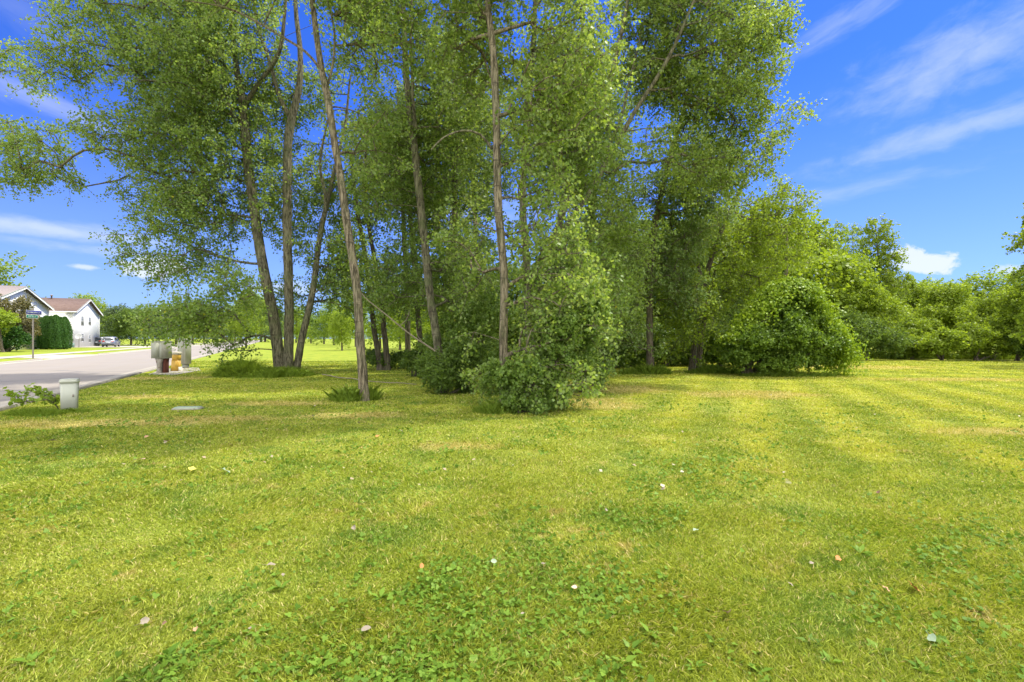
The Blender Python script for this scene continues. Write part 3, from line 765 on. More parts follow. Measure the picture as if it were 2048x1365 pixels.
tree('cottonwood', 'single tall leaning cottonwood trunk with warm brown bark, nearest the lawn on its own', 'tree', 12.2, [
 [(728,803,0,22),(721,700,0,20),(712,560,0,19),(692,430,.1,18),(672,300,.2,16),(656,205,.2,16),(641,130,.3,14),(626,20,.4,12),(618,-100,.5,9),(616,-260,.7,5)],
 [(648,150,.25,6),(610,105,.1,6),(560,72,0,5),(510,42,-.1,5),(450,15,-.2,4),(370,0,-.3,3)],
 [(652,180,.25,6),(665,120,.3,5),(668,60,.3,5),(655,0,.4,4)]],
 [(560,-10,0,190,60,1.3), (740,60,.3,120,110,1.4), (648,188,.6,55,38,.5), (745,260,1.1,70,80,.9), (600,-190,0,260,150,2.3), (420,-40,0,90,40,.8)],
 M['leaf_cotton'], M['bark_warm'], CW, spacing=.54, lpa=91, leaf=.08, thr=-.35, seed=22, spray=.62)
tree('cottonwood', 'cottonwood leaning left out of the dark green shrub, with a dead branch against it', 'tree', 17.5, [
 [(884,765,0,20),(874,690,0,19),(860,590,0,19),(846,450,0,18),(830,300,.1,17),(816,200,.2,15),(809,100,.2,13),(806,0,.3,11),(803,-150,.4,7)],
 [(832,260,0,8),(824,180,-.3,7),(822,60,-.4,6),(826,-80,-.5,4)]],
 [(800,120,.5,120,190,2.0), (790,370,1.2,75,130,1.5), (880,240,.8,90,190,1.8), (760,-120,0,180,140,2.5), (850,470,1.8,80,110,1.2), (910,560,1.2,70,90,1.3), (800,560,1.8,60,70,1.2), (930,680,.8,60,50,1.0)],
 M['leaf_cotton'], M['bark'], CW, spacing=.6, lpa=105, leaf=.092, thr=-.4, seed=23, spray=.8)
tree('cottonwood', 'straight cottonwood trunk standing close to the centre, right side sunlit, suckers round its foot', 'tree', 10.8, [
 [(1010,822,0,24),(1006,700,0,20),(1007,560,0,19),(1000,420,0,19),(994,300,.05,18),(990,200,.1,17),(983,100,.2,16),(975,0,.3,14),(965,-150,.4,10),(960,-300,.6,5)]],
 [(1000,60,1.0,130,110,1.2), (1075,250,.2,75,150,.9), (1085,480,.2,80,150,.8), (1080,660,-.1,75,110,.7), (930,200,1.0,60,150,.8), (940,500,1.2,55,100,.8), (980,-200,0,260,150,2.0),
  (1120,760,-.2,70,55,.7), (1150,120,.3,90,150,1.0), (1130,600,.1,80,110,.8), (930,640,.9,60,80,.8), (960,740,.3,40,50,.5)],
 M['leaf_cotton_pale'], M['bark_warm'], CW, spacing=.46, lpa=84, leaf=.08, thr=-.35, seed=24, spray=.55)
tree('cottonwood', 'pale straight cottonwood trunk seen behind and just left of the central one', 'tree', 20.5, [
 [(905,752,0,15),(906,600,0,14),(909,450,0,13),(910,300,0,12),(912,150,0,10),(915,0,0,8),(917,-120,0,5)]],
 [(920,150,.5,85,190,1.8), (925,420,.8,70,120,1.4), (900,590,.9,70,60,1.2), (915,-120,0,120,100,2)],
 M['leaf_cotton_deep'], M['bark'], CW, spacing=.66, lpa=105, leaf=.1, thr=-.4, seed=25, spray=.85)
tree('cottonwood', 'rough vine wrapped cottonwood trunk just right of the central one', 'tree', 13.6, [
 [(1068,790,0,19),(1060,700,0,18),(1053,560,0,17),(1046,430,0,16),(1050,320,0,16),(1058,200,.1,14),(1066,80,.2,12),(1072,-80,.3,8)]],
 [(1120,200,.9,90,150,1.2), (1120,420,.7,90,130,1.2), (1140,600,.5,95,120,1.3), (1175,720,.6,60,60,.9), (1040,-100,.3,160,90,1.6), (1180,300,.6,80,120,1.2)],
 M['leaf_cotton'], M['bark'], CW, spacing=.5, lpa=91, leaf=.082, thr=-.4, seed=26, spray=.62)
tree('cottonwood', 'cottonwood spreading right in several pale slanting stems, its crown reaching over the open lawn', 'tree', 17.5, [
 [(1070,765,0,17),(1082,690,0,15),(1108,500,0,15),(1150,350,0,14),(1182,262,-.1,13),(1212,195,-.2,12),(1238,90,-.3,10),(1262,-40,-.4,6)],
 [(1112,480,0,11),(1170,400,-.2,11),(1222,310,-.4,10),(1266,230,-.6,10),(1312,160,-.8,9),(1352,85,-1,8),(1400,-30,-1.2,5)],
 [(1106,500,0,12),(1128,380,.2,10),(1138,250,.4,9),(1158,120,.5,8),(1172,-40,.6,6)],
 [(1200,340,-.3,6),(1240,240,-.2,6),(1262,150,0,5),(1290,40,.2,4)]],
 [(1230,90,.8,130,170,2.2), (1400,120,.4,150,150,2.4), (1530,50,-.3,50,65,1.1), (1500,225,0,90,65,1.6), (1330,300,.9,150,120,2.2), (1480,330,0,55,65,1.2), (1215,430,.5,95,120,1.8),
  (1200,600,.5,85,80,1.5), (1350,-120,0,200,110,2.8), (1120,160,1.2,70,190,1.4), (1300,230,1.2,110,110,1.8), (1190,300,1.4,80,110,1.5)],
 M['leaf_cotton_pale'], M['bark'], CW, spacing=.62, lpa=112, leaf=.094, thr=-.22, seed=27, spray=.8)
tree('cottonwood', 'dark upright cottonwood trunk hung with leaves, first right of the dark gap', 'tree', 22.5, [
 [(1300,745,0,17),(1299,640,0,15),(1302,520,0,14),(1316,420,0,13),(1345,300,0,11),(1380,180,0,9),(1410,60,0,6)]],
 [(1370,330,0,90,80,2.0), (1300,470,0,110,110,2.4), (1400,430,0,80,80,2), (1270,610,-1,80,80,1.7), (1345,620,-1,60,80,1.4), (1300,560,-1.5,60,90,1.0), (1300,690,-1.2,45,36,.9)],
 M['leaf_cotton_deep'], M['bark_dark'], CW, spacing=.68, lpa=112, leaf=.102, thr=-.15, seed=28, spray=.85, noseg=True)
tree('cottonwood', 'vine hung tree leaning right in the thicket, between the dark trunk and the vine arch', 'tree', 23.5, [
 [(1383,744,0,14),(1394,660,0,13),(1410,560,0,12),(1440,470,0,10),(1475,390,0,8),(1500,330,0,5)],
 [(1408,570,0,8),(1385,480,0,7),(1375,400,0,5)]],
 [(1480,420,0,80,75,2), (1560,430,0,55,62,1.6), (1430,540,0,65,70,1.4), (1385,640,-1,60,85,1.3), (1500,540,0,55,70,1.5), (1575,500,.4,45,60,1.3)],
 M['leaf_mid'], M['bark_dark'], CW, spacing=.7, lpa=112, leaf=.105, thr=-.3, seed=29, spray=.8, noseg=True)
tree('young_tree', 'thin young tree with a yellow green crown rising behind the vine arch', 'tree', 27, [
 [(1560,736,0,9),(1566,640,0,8),(1572,540,0,7),(1574,450,0,5)]],
 [(1570,400,0,42,42,1.3), (1568,480,0,50,60,1.7), (1515,470,0,40,70,1.3)],
 M['leaf_bright'], M['bark_dark'], None, spacing=.8, lpa=84, leaf=.13, thr=-.5, seed=30)
# slimmer trunks at the back of the grove
thin = [
 ('pair of slim dark trunks rising from one dark clump between the leaning trunks', 24.0,
  [[(762,741,0,14),(752,680,0,12),(742,600,0,11),(728,500,0,10),(712,400,0,8),(700,300,0,6)], [(775,742,0,14),(768,650,0,12),(756,560,0,10),(742,480,0,9),(730,380,0,7),(735,250,0,5)]],
  [(735,330,0,70,130,1.6),(700,480,.5,50,80,1.3),(790,560,.3,60,70,1.3)], 31),
 ('slim dark straight trunk at the back of the grove, left of the pale trunk', 28.0,
  [[(817,731,0,13),(815,650,0,12),(811,540,0,11),(806,420,0,10),(800,300,0,8),(795,160,0,5)]],
  [(800,300,0,60,150,1.8),(820,520,.4,60,80,1.6)], 32),
 ('slender trunk beside the leaning dead branch at the back of the grove', 25.0,
  [[(846,738,0,14),(838,650,0,12),(830,560,0,11),(822,440,0,10),(815,320,0,7)]], [(850,350,.3,60,120,1.6),(840,580,.5,60,60,1.3)], 33),
 ('dim trunk deep in the grove behind the central trunk', 26.0,
  [[(960,736,0,13),(955,600,0,11),(950,450,0,10),(945,300,0,8),(940,120,0,5)]], [(960,300,0,80,150,1.8),(950,540,0,70,80,1.6)], 34),
 ('grey trunk at the back of the grove, right of the vine wrapped one', 25.0,
  [[(1160,738,0,14),(1165,620,0,12),(1180,480,0,11),(1190,330,0,9),(1210,150,0,5)]], [(1170,250,0,100,180,2.2),(1170,520,0,80,100,2.0),(1150,660,0,60,60,1.6)], 35),
 ('crooked thin trunk in the thicket, left of the dark gap', 25.5,
  [[(1222,737,0,9),(1228,650,0,8),(1236,560,0,7),(1250,440,0,5)]], [(1240,500,0,80,90,1.8),(1230,640,0,50,60,1.2)], 36),
 ('brown trunk leaning slightly right beneath the vine hung tree', 24.5,
  [[(1395,741,0,13),(1402,690,0,11),(1412,620,0,9),(1430,540,0,6)]], [(1350,540,0,60,80,1.6),(1450,600,0,45,60,1.3)], 37),
]
for lb, Yq, tr, bl, sd in thin:
    tree('slim_tree', lb, 'tree', Yq, tr, bl, M['leaf_cotton_deep'], M['bark_dark'], 'slim trees inside the grove', spacing=.72, lpa=98, leaf=.118, thr=-.4, seed=sd, spray=.85, noseg=True)
tree('overhanging_tree', 'tree just outside the view whose leafy branches reach in over the right hedgerow', 'tree', 27, [
 [(2190,735,0,16),(2180,600,0,14),(2170,450,0,12),(2150,330,0,8)], [(2175,520,0,7),(2110,490,-.3,5),(2060,480,-.5,4)], [(2178,560,0,6),(2110,555,0,4),(2070,560,0,3)]],
 [(2160,400,0,80,90,2.2), (2060,470,-.3,52,12,.9), (2045,500,-.3,36,10,.6), (2060,555,0,42,9,.8), (2150,560,0,80,70,2), (2090,640,0,60,45,1.4)],
 M['leaf_mid'], M['bark_dark'], None, spacing=.6, lpa=70, leaf=.15, thr=-.8, seed=38, noseg=True, spray=.5)

# ------------------------------------------------------------------ shrubs made of leafy lobes
def lobes(centers, radii, nleaf, leaf, g, shell=.35, layered=0., jit=.25, shoots=.42, nrand=.85):
    cen = np.array(centers); rad = np.array(radii)
    wgt = (rad[:, 0]*rad[:, 2]); wgt = wgt/wgt.sum()
    k = g.choice(len(cen), nleaf, p=wgt)
    d = unit(g.normal(size=(nleaf, 3))); d[:, 2] = np.where(d[:, 2] < -.3, -d[:, 2], d[:, 2])
    rr = 1 - shell*g.random(nleaf)**1.3
    lump = 1 + jit*snoise(d*2.2 + cen[k]*1.3, 2.0, int(g.integers(1e6)))
    pos = cen[k] + d*rad[k]*(rr*lump)[:, None]
    if layered > 0:
        pos[:, 2] = pos[:, 2] + layered*np.sin(pos[:, 2]*9/ max(.01, rad[:, 2].mean()))*rad[:, 2].mean()*.12
    # leafy shoots standing out of the mass so that the outline is ragged
    ns = max(6, nleaf//45); q = g.choice(len(cen), ns, p=wgt); sd = unit(g.normal(size=(ns, 3))*.9 + np.array([0,0,.35])); sb = cen[q] + sd*rad[q]*.8
    sdir = unit(sd + g.normal(size=(ns, 3))*.35 + np.array([0,0,.15])); slen = rad[q].mean(1)*g.uniform(.3, .85, ns)
    k2 = g.random(nleaf) < shoots; w = g.integers(0, ns, nleaf); tt = g.random(nleaf)**.8
    sp_ = sb[w] + sdir[w]*(tt*slen[w])[:, None] + g.normal(size=(nleaf, 3))*(leaf*.9*(1.15-tt))[:, None]
    pos = np.where(k2[:, None], sp_, pos)
    nrm = unit(d*.7 + g.normal(size=(nleaf, 3))*nrand + np.array([0,0,.5]))
    ax = unit(np.cross(nrm, g.normal(size=(nleaf, 3))) + np.array([0,0,-.35]) + d*.3)
    return pos, ax, nrm
def shrub(name, label, cat, Y, basepx, blobs, m, nleaf, leaf, seed, group=None, shell=.5, layered=0., width=.8, stems=5, sub=5, jit=.25, shoots=.42, nrand=.85):
    g = np.random.default_rng(seed)
    base = P(basepx, 677+1536/Y, Y); base[2] = 0
    root = empty(name, base, label, cat, group)
    cs = []; rs = []
    for (a, b, c, ra, rb, rY) in blobs:
        Yc = Y+c; ctr = P(a, b, Yc); r = np.array([ra*Yc/1024, rY, rb*Yc/1024])
        cs.append(ctr); rs.append(r*.72)
        for _ in range(sub):
            d = unit(g.normal(size=3)); cs.append(ctr + d*r*.62); rs.append(r*g.uniform(.28, .5))
    pos, ax, nr = lobes(cs, rs, nleaf, leaf, g, shell, layered, jit, shoots, nrand)
    keep = pos[:, 2] > .02; pos, ax, nr = pos[keep], ax[keep], nr[keep]
    leaves_mesh('foliage', pos, ax, leaf*g.uniform(.6, 1.25, len(pos)), m, root, base, nr, width=width, vv=g.random(len(pos)))
    VV = []; FF = []
    tops = [c for c in cs[:1]] + [cs[int(g.integers(len(cs)))] for _ in range(stems)]
    for tpt in tops:
        st = base + np.array([g.normal()*.08, g.normal()*.08, -.03]); mid = (st+tpt)/2 + g.normal(size=3)*.12*np.linalg.norm(tpt-st)*.5
        p = smooth_path([st, mid, tpt], .3); v, f = tube_np(p, np.linspace(.03, .01, len(p))*(1+Y/30), 6)
        FF.append(f+sum(len(q) for q in VV)); VV.append(v)
    mesh_np('stem', np.vstack(VV)-base, np.vstack(FF), M['bark_dark'], root, smooth=True)
    return root
shrub('shrub', 'thick dark green shrub low on the lawn left of the central trunk', 'shrub', 14.0, 895, [(895,752,0,55,38,.8),(860,735,.5,40,35,.7),(925,765,-.2,30,28,.5),(930,715,.5,60,30,.8)], M['leaf_dark'], 15000, .075, 51, shoots=.55, shell=.7)
shrub('shrub', 'leafy thicket of suckers heaped around the foot of the central trunk', 'shrub', 10.3, 1050, [(1045,755,0,58,50,.6),(1030,800,0,36,28,.45),(1108,725,.4,50,60,.6),(985,760,.6,24,40,.4),(1080,808,-.1,36,22,.4),(1112,785,.2,34,26,.4),(1108,680,.5,54,80,.6),(1165,650,.8,44,80,.6)], M['leaf_cotton'], 30000, .072, 52, shoots=.6, stems=12)
shrub('shrub', 'rounded green shrub at the right edge of the thicket, beside the open lawn', 'shrub', 14.2, 1165, [(1155,725,0,48,52,.8),(1180,745,0,30,30,.6),(1120,690,.5,60,50,.8)], M['leaf_cotton'], 16000, .075, 53, shoots=.55)
shrub('shrub', 'loose green undergrowth between the dead branch and the central trunk', 'shrub', 18.0, 930, [(935,675,0,70,55,1.2),(880,705,.5,50,35,1),(960,640,.5,60,50,1),(985,720,-.5,40,40,.8)], M['leaf_cotton'], 18000, .09, 54, shoots=.62, shell=.8, stems=12)
shrub('shrub', 'dark low bush at the foot of the pair of slim trunks', 'shrub', 24.5, 765, [(765,725,0,34,16,.8),(800,722,.4,30,18,.8),(745,715,.8,20,18,.6)], M['leaf_dark'], 7000, .1, 55)
shrub('shrub', 'shrub in grass behind the dead branch, left of the dark green shrub', 'shrub', 20, 830, [(835,725,0,32,24,.8),(855,700,.3,28,22,.7)], M['leaf_dark'], 6000, .09, 56)
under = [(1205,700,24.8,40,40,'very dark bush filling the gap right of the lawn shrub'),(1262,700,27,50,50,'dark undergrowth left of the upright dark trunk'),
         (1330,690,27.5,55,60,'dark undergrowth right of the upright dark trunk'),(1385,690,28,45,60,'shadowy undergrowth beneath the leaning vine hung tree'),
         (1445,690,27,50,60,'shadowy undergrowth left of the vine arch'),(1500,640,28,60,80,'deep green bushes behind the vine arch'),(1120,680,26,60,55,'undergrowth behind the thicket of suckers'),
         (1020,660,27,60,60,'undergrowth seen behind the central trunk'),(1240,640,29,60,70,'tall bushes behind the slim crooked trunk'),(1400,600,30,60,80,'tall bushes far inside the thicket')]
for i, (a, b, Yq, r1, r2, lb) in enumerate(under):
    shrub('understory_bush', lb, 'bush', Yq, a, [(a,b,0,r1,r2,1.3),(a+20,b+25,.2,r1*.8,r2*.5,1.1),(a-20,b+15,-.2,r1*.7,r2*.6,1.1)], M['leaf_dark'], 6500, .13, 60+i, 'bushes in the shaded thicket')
# vine-draped small tree, an arching hood of leaves over dark stems
root = shrub('vine_covered_tree', 'small tree smothered in vines coloured brighter along the sunlit top, shaped like a sloping hood', 'tree', 20.5, 1500, [
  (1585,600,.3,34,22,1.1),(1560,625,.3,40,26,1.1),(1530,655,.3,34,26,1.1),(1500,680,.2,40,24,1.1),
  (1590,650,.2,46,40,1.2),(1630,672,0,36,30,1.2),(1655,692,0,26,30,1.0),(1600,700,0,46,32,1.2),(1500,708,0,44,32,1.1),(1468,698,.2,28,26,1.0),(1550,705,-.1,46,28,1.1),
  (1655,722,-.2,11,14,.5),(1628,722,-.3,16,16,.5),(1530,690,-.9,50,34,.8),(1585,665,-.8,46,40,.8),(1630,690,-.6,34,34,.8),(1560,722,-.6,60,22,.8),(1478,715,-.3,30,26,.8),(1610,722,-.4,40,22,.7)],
  M['leaf_hood_shaded'], 52000, .09, 81, None, shell=.7, stems=9, sub=5, width=.9, shoots=.45, nrand=.75, jit=.4)
g = np.random.default_rng(82)
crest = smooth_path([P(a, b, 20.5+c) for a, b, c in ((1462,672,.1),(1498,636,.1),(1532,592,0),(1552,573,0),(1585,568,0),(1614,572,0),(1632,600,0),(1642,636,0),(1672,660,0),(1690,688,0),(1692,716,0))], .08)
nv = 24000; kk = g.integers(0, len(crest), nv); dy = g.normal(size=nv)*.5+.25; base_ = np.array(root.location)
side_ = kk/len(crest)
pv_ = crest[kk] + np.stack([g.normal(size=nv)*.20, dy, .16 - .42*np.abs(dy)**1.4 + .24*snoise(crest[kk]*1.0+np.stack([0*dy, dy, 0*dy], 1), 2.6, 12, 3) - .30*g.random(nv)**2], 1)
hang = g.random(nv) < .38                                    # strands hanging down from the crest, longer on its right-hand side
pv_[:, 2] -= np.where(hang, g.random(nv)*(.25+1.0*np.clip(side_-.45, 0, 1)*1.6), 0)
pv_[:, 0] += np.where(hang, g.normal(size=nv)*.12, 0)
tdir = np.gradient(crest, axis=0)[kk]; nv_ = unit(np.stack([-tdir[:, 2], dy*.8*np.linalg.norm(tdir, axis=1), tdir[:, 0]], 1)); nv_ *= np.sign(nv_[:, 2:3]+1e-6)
leaves_mesh('draped_vine', pv_, unit(g.normal(size=(nv, 3))*.5+np.array([0, 0, -.6])), .095*g.uniform(.6, 1.25, nv), M['leaf_vine_sunlit'], root, base_, unit(nv_ + g.normal(size=(nv, 3))*.4), vv=g.random(nv))  # crest leaves coloured lighter than the body as a painted sunlit top
# two thick dark stems under it
VV = []; FF = []
rb = np.array(root.location)
for pts, r0 in (([(1497,752,0),(1494,720,0),(1500,690,0),(1520,650,0),(1560,610,0)], .16), ([(1545,752,.1),(1552,735,0),(1580,700,0),(1610,660,0)], .06), ([(1498,735,0),(1525,722,-.3),(1540,700,-.3)], .05), ([(1490,745,0),(1470,725,0),(1455,700,0)], .05)):
    p = smooth_path([P(a, b, 20.5+c) for a, b, c in pts], .2); p[0, 2] = -.05; v, f = tube_np(p, np.linspace(r0, r0*.4, len(p)), 9)
    FF.append(f+sum(len(q) for q in VV)); VV.append(v)
mesh_np('trunk', np.vstack(VV)-rb, np.vstack(FF), M['bark_dark'], root, smooth=True)

# hedgerow to the right
HG = 'hedgerow trees and bushes along the right'
hr = [
 ('tree','bright yellow green tree in front of the tall poplars','leaf_bright',40,1700,[(1705,545,0,42,42,2),(1700,600,0,55,50,2.4),(1735,620,0,60,40,2.2),(1665,630,0,40,45,2)],17000,.16,0),
 ('tree','small dark topped tree under the white cloud','leaf_mid',50,1830,[(1835,590,0,34,28,2),(1825,630,0,45,35,2)],8000,.17,0),
 ('tree','round bright green tree right of the white cloud','leaf_bright',40,1895,[(1900,600,0,42,36,2),(1870,640,0,50,35,2.2),(1930,640,0,45,32,2)],13000,.16,0),
 ('tree','layered green tree near the right edge of the hedgerow','leaf_mid',36,1985,[(1990,610,0,40,30,2),(1965,650,0,50,36,2),(2010,660,0,50,36,2)],14000,.15,.8),
 ('tree','dark green tree at the far right end of the hedgerow','leaf_mid',33,2060,[(2060,610,0,50,40,2),(2050,660,0,50,45,2)],13000,.15,.8),
 ('bush','wide dark bush with flat layered sprays, just right of the vine arch','leaf_dark',35,1730,[(1720,675,0,50,34,1.6),(1770,682,0,45,30,1.6),(1700,650,.5,60,24,1.6)],14000,.15,.9),
 ('bush','pale sprays of a drooping bush above the dark layered bush','leaf_mid',38,1790,[(1780,655,0,70,20,1.6),(1840,660,0,40,26,1.6)],9000,.16,.9),
 ('bush','low bright yellow green bush at the foot of the hedgerow','leaf_bright',34.5,1885,[(1885,685,0,30,26,1.4),(1862,695,0,26,18,1.2)],8000,.14,.4),
 ('bush','sumac like bush with tiered sprays right of the bright low bush','leaf_mid',34,1950,[(1955,678,0,42,32,1.6),(1925,690,0,30,24,1.4),(1985,692,0,30,24,1.3)],12000,.15,.9),
 ('bush','dark tiered bush at the right edge, below the overhanging branches','leaf_dark',33.5,2035,[(2030,680,0,38,36,1.6),(2060,690,0,38,30,1.6)],10000,.15,.9),
 ('bush','green bush between the dark layered bush and the bright low bush','leaf_mid',36.5,1825,[(1822,688,0,36,28,1.4),(1800,695,0,26,20,1.2)],9000,.15,.5),
]
for i, (lb, Yq, tr, bl, mm) in enumerate([
 ('leafy poplar with a pointed top, first in the hedgerow right of the vine arch', 44, [[(1636,711,0,9),(1638,600,0,7),(1640,500,0,5),(1640,450,0,3)]], [(1640,497,0,22,56,1.5),(1636,580,0,32,50,2),(1625,640,0,40,40,2)], 'leaf_mid'),
 ('thin poplar top standing between two taller poplars', 50, [[(1680,707,0,8),(1676,600,0,6),(1672,500,0,4),(1670,455,0,2)]], [(1669,485,0,19,36,1.2),(1676,550,0,22,45,1.5),(1682,620,0,30,45,2)], 'leaf_mid'),
 ('greyish poplar top left of the tallest poplar', 52, [[(1712,706,0,8),(1710,600,0,6),(1706,500,0,4),(1704,455,0,2)]], [(1705,480,0,19,34,1.2),(1702,540,0,22,40,1.5),(1712,620,0,30,45,2)], 'leaf_cotton_pale'),
 ('tallest poplar of the hedgerow, ragged top beside the white cloud', 46, [[(1765,710,0,10),(1762,600,0,8),(1755,500,0,5),(1750,440,0,3)],[(1760,600,0,5),(1775,540,0,4),(1785,480,0,3)]], [(1752,478,0,30,46,1.5),(1772,515,0,20,40,1.3),(1748,550,0,30,45,1.8),(1785,580,0,28,36,1.6),(1765,630,0,40,40,2)], 'leaf_mid')]):
    tree('hedgerow_poplar', lb, 'tree', Yq, tr, bl, M[mm], M['bark'], HG, spacing=.72, lpa=84, leaf=.16, thr=-.75, seed=410+i, noseg=True, spray=.8, kr=.01, tw=.45)
for i, (nm, lb, mm, Yq, bx, bl, nl, lf, lay) in enumerate(hr):
    shrub('hedgerow_'+nm, lb, nm, Yq, bx, bl, M[mm], int(nl*1.5), lf, 100+i, HG, shell=.85, layered=lay, stems=4, shoots=.5, width=.55 if lay > .5 else .8, jit=.4)

# ------------------------------------------------------------------ distant trees from a few prototypes
def proto(seed, m, nl, leaf, tall):
    g = np.random.default_rng(seed)
    root = bpy.data.objects.new('distant_tree', None); C.objects.link(root)
    cs = []; rs = []
    for k in range(20):
        a = g.uniform(0, 6.28); q = g.uniform(.0, .34); z = g.uniform(.16, .86); q *= math.sin(min(1, (1.02-z)*2.2)*1.57)
        cs.append((q*math.cos(a)*tall, q*math.sin(a)*tall, z)); s = g.uniform(.13, .23); rs.append((s*tall**.5, s*tall**.5, s*.85))
    cs.append((0,0,.55)); rs.append((.24,.24,.3)); cs.append((0,0,.22)); rs.append((.22,.22,.2))
    pos, ax, nr = lobes(cs, rs, nl, leaf, g, .4, 0, .3); pos[:, 2] = np.maximum(pos[:, 2], .01)
    leaves_mesh('crown', pos, ax, leaf*g.uniform(.6, 1.3, len(pos)), m, root, np.zeros(3), nr, width=.9, vv=g.random(len(pos)))
    p = smooth_path([(0,0,-.01),(.01,.01,.3),(0,.02,.7)], .06); v, f = tube_np(p, np.linspace(.022,.008,len(p)), 8)
    mesh_np('trunk', v, f, M['bark_dark'], root, smooth=True)
    return root
PR = [proto(201, M['leaf_mid'], 11000, .022, 1.0), proto(202, M['leaf_bright'], 11000, .022, .8), proto(203, M['leaf_dark'], 11000, .022, 1.15), proto(204, M['leaf_grey'], 10000, .022, 1.0)]
used = [False]*4
def place(k, px, Y, h, label, cat='tree', group='distant trees', sx=1., name='distant_tree', rz=None):
    loc = ((px-1024)/1024*Y, Y, 0)
    if not used[k]: o = PR[k]; used[k] = True
    else:
        o = PR[k].copy(); C.objects.link(o)
        for ch in PR[k].children:
            c = ch.copy(); C.objects.link(c); c.parent = o
    o.name = name; o.location = loc; o.scale = (h*sx, h*sx, h); o.rotation_euler = (0, 0, px*.7 if rz is None else rz); tag(o, label, cat, group); return o
rr_ = random.Random(4)
D = [ # kind, px, Y, height, sx, label
 (1, 168, 135, 13, 1.2, 'round tree rising behind the brown roof of the white house'),
 (0, 200, 140, 11.5, 1.2, 'tree behind the right gable end of the white house'),
 (3, 236, 108, 8.2, 1.3, 'greyish tree shading the drive beyond the silver car'),
 (2, 262, 106, 8.4, 1.2, 'dark bushy tree right of the silver car'),
 (2, 290, 112, 9.0, 1.2, 'dark tree beyond the grass strip, behind the hanging boughs'),
 (3, 318, 112, 8.2, 1.2, 'grey green tree seen just left of the utility boxes'),
 (0, 352, 120, 9.5, 1.1, 'green tree directly behind the utility boxes'),
 (1, 385, 130, 10.5, 1.1, 'pale green tree beyond the tall utility box'),
 (0, 408, 150, 9, 1.0, 'small tree far down the road on its left side'),
 (1, 432, 190, 12, 1.1, 'light tree at the far end of the road, left side'),
 (0, 470, 230, 17, 1.2, 'tall tree closing the far end of the road'),
 (1, 522, 210, 19, 1.2, 'pale tree at the far end of the road, behind the three trunks'),
 (0, 530, 205, 17, 1.2, 'mid green tree behind the three trunks, right of the road end'),
 (3, 556, 190, 11, 1.2, 'low greyish tree beyond the lawn behind the three trunks'),
 (1, 492, 78, 8.8, .8, 'light green roadside tree showing through left of the three trunks'),
 (1, 592, 170, 12, 1.1, 'bright tree at the end of the far lawn, right of the three trunks'),
 (0, 622, 150, 9, 1.2, 'low tree at the end of the far lawn'),
 (2, 648, 130, 8.5, 1.2, 'dark tree closing the far lawn'),
 (1, 684, 62, 4.9, 1.05, 'bright green rounded tree on the far lawn beside the leaning trunk'),
 (0, 668, 110, 10, 1.1, 'taller tree behind the bright rounded one'),
 (1, 712, 90, 10, 1.0, 'light tree behind the leaning warm brown trunk'),
 (1, 760, 72, 9, 1.0, 'light tree behind the pair of slim trunks'),
 (1, 800, 66, 7.5, 1.1, 'sunlit tree beyond the grove, left of the dead branch'),
 (0, 842, 60, 8, 1.1, 'sunlit tree beyond the grove, right of the dead branch'),
 (1, 880, 56, 7, 1.1, 'tree beyond the grove behind the dark green shrub'),
 (0, 920, 50, 9, 1.0, 'tree beyond the grove behind the pale straight trunk'),
 (0, 970, 48, 8, 1.1, 'tree beyond the grove left of the central trunk'),
 (2, 1030, 46, 9, 1.1, 'dark tree beyond the grove right of the central trunk'),
 (0, 1090, 44, 8, 1.1, 'tree beyond the grove behind the vine wrapped trunk'),
 (2, 1150, 40, 9, 1.1, 'dark tree behind the slanting stems'),
 (2, 1210, 38, 9, 1.1, 'dark tree behind the shaded gap of the thicket'),
 (0, 1270, 37, 10, 1.1, 'tree behind the upright dark trunk'),
 (2, 1335, 37, 10, 1.1, 'dark tree deep behind the thicket'),
 (0, 1400, 37, 11, 1.1, 'tree behind the vine hung leaning tree'),
 (0, 1465, 38, 11, 1.1, 'tall tree behind the left slope of the vine arch'),
 (0, 1535, 40, 12, 1.1, 'tall tree behind the top of the vine arch'),
 (1, 1600, 46, 12.5, 1.0, 'pale tree between the vine arch and the first poplar'),
 (0, -30, 95, 17, 1.2, 'tree top showing above the roof at the left edge'),
 (0, 1960, 62, 9.5, 1.3, 'tree behind the hedgerow at the right'),
 (1, 1860, 66, 9, 1.3, 'pale tree behind the hedgerow below the white cloud'),
 (0, 2050, 60, 10, 1.3, 'tree behind the right end of the hedgerow'),
 (2, 1780, 62, 9.5, 1.2, 'dark tree behind the tallest poplar'),
]
for k, px, Y, h, sx, lb in D: place(k, px, Y, h, lb, sx=sx)
for k in range(4):
    if not used[k]:
        for ch in list(PR[k].children): bpy.data.objects.remove(ch)
        bpy.data.objects.remove(PR[k])

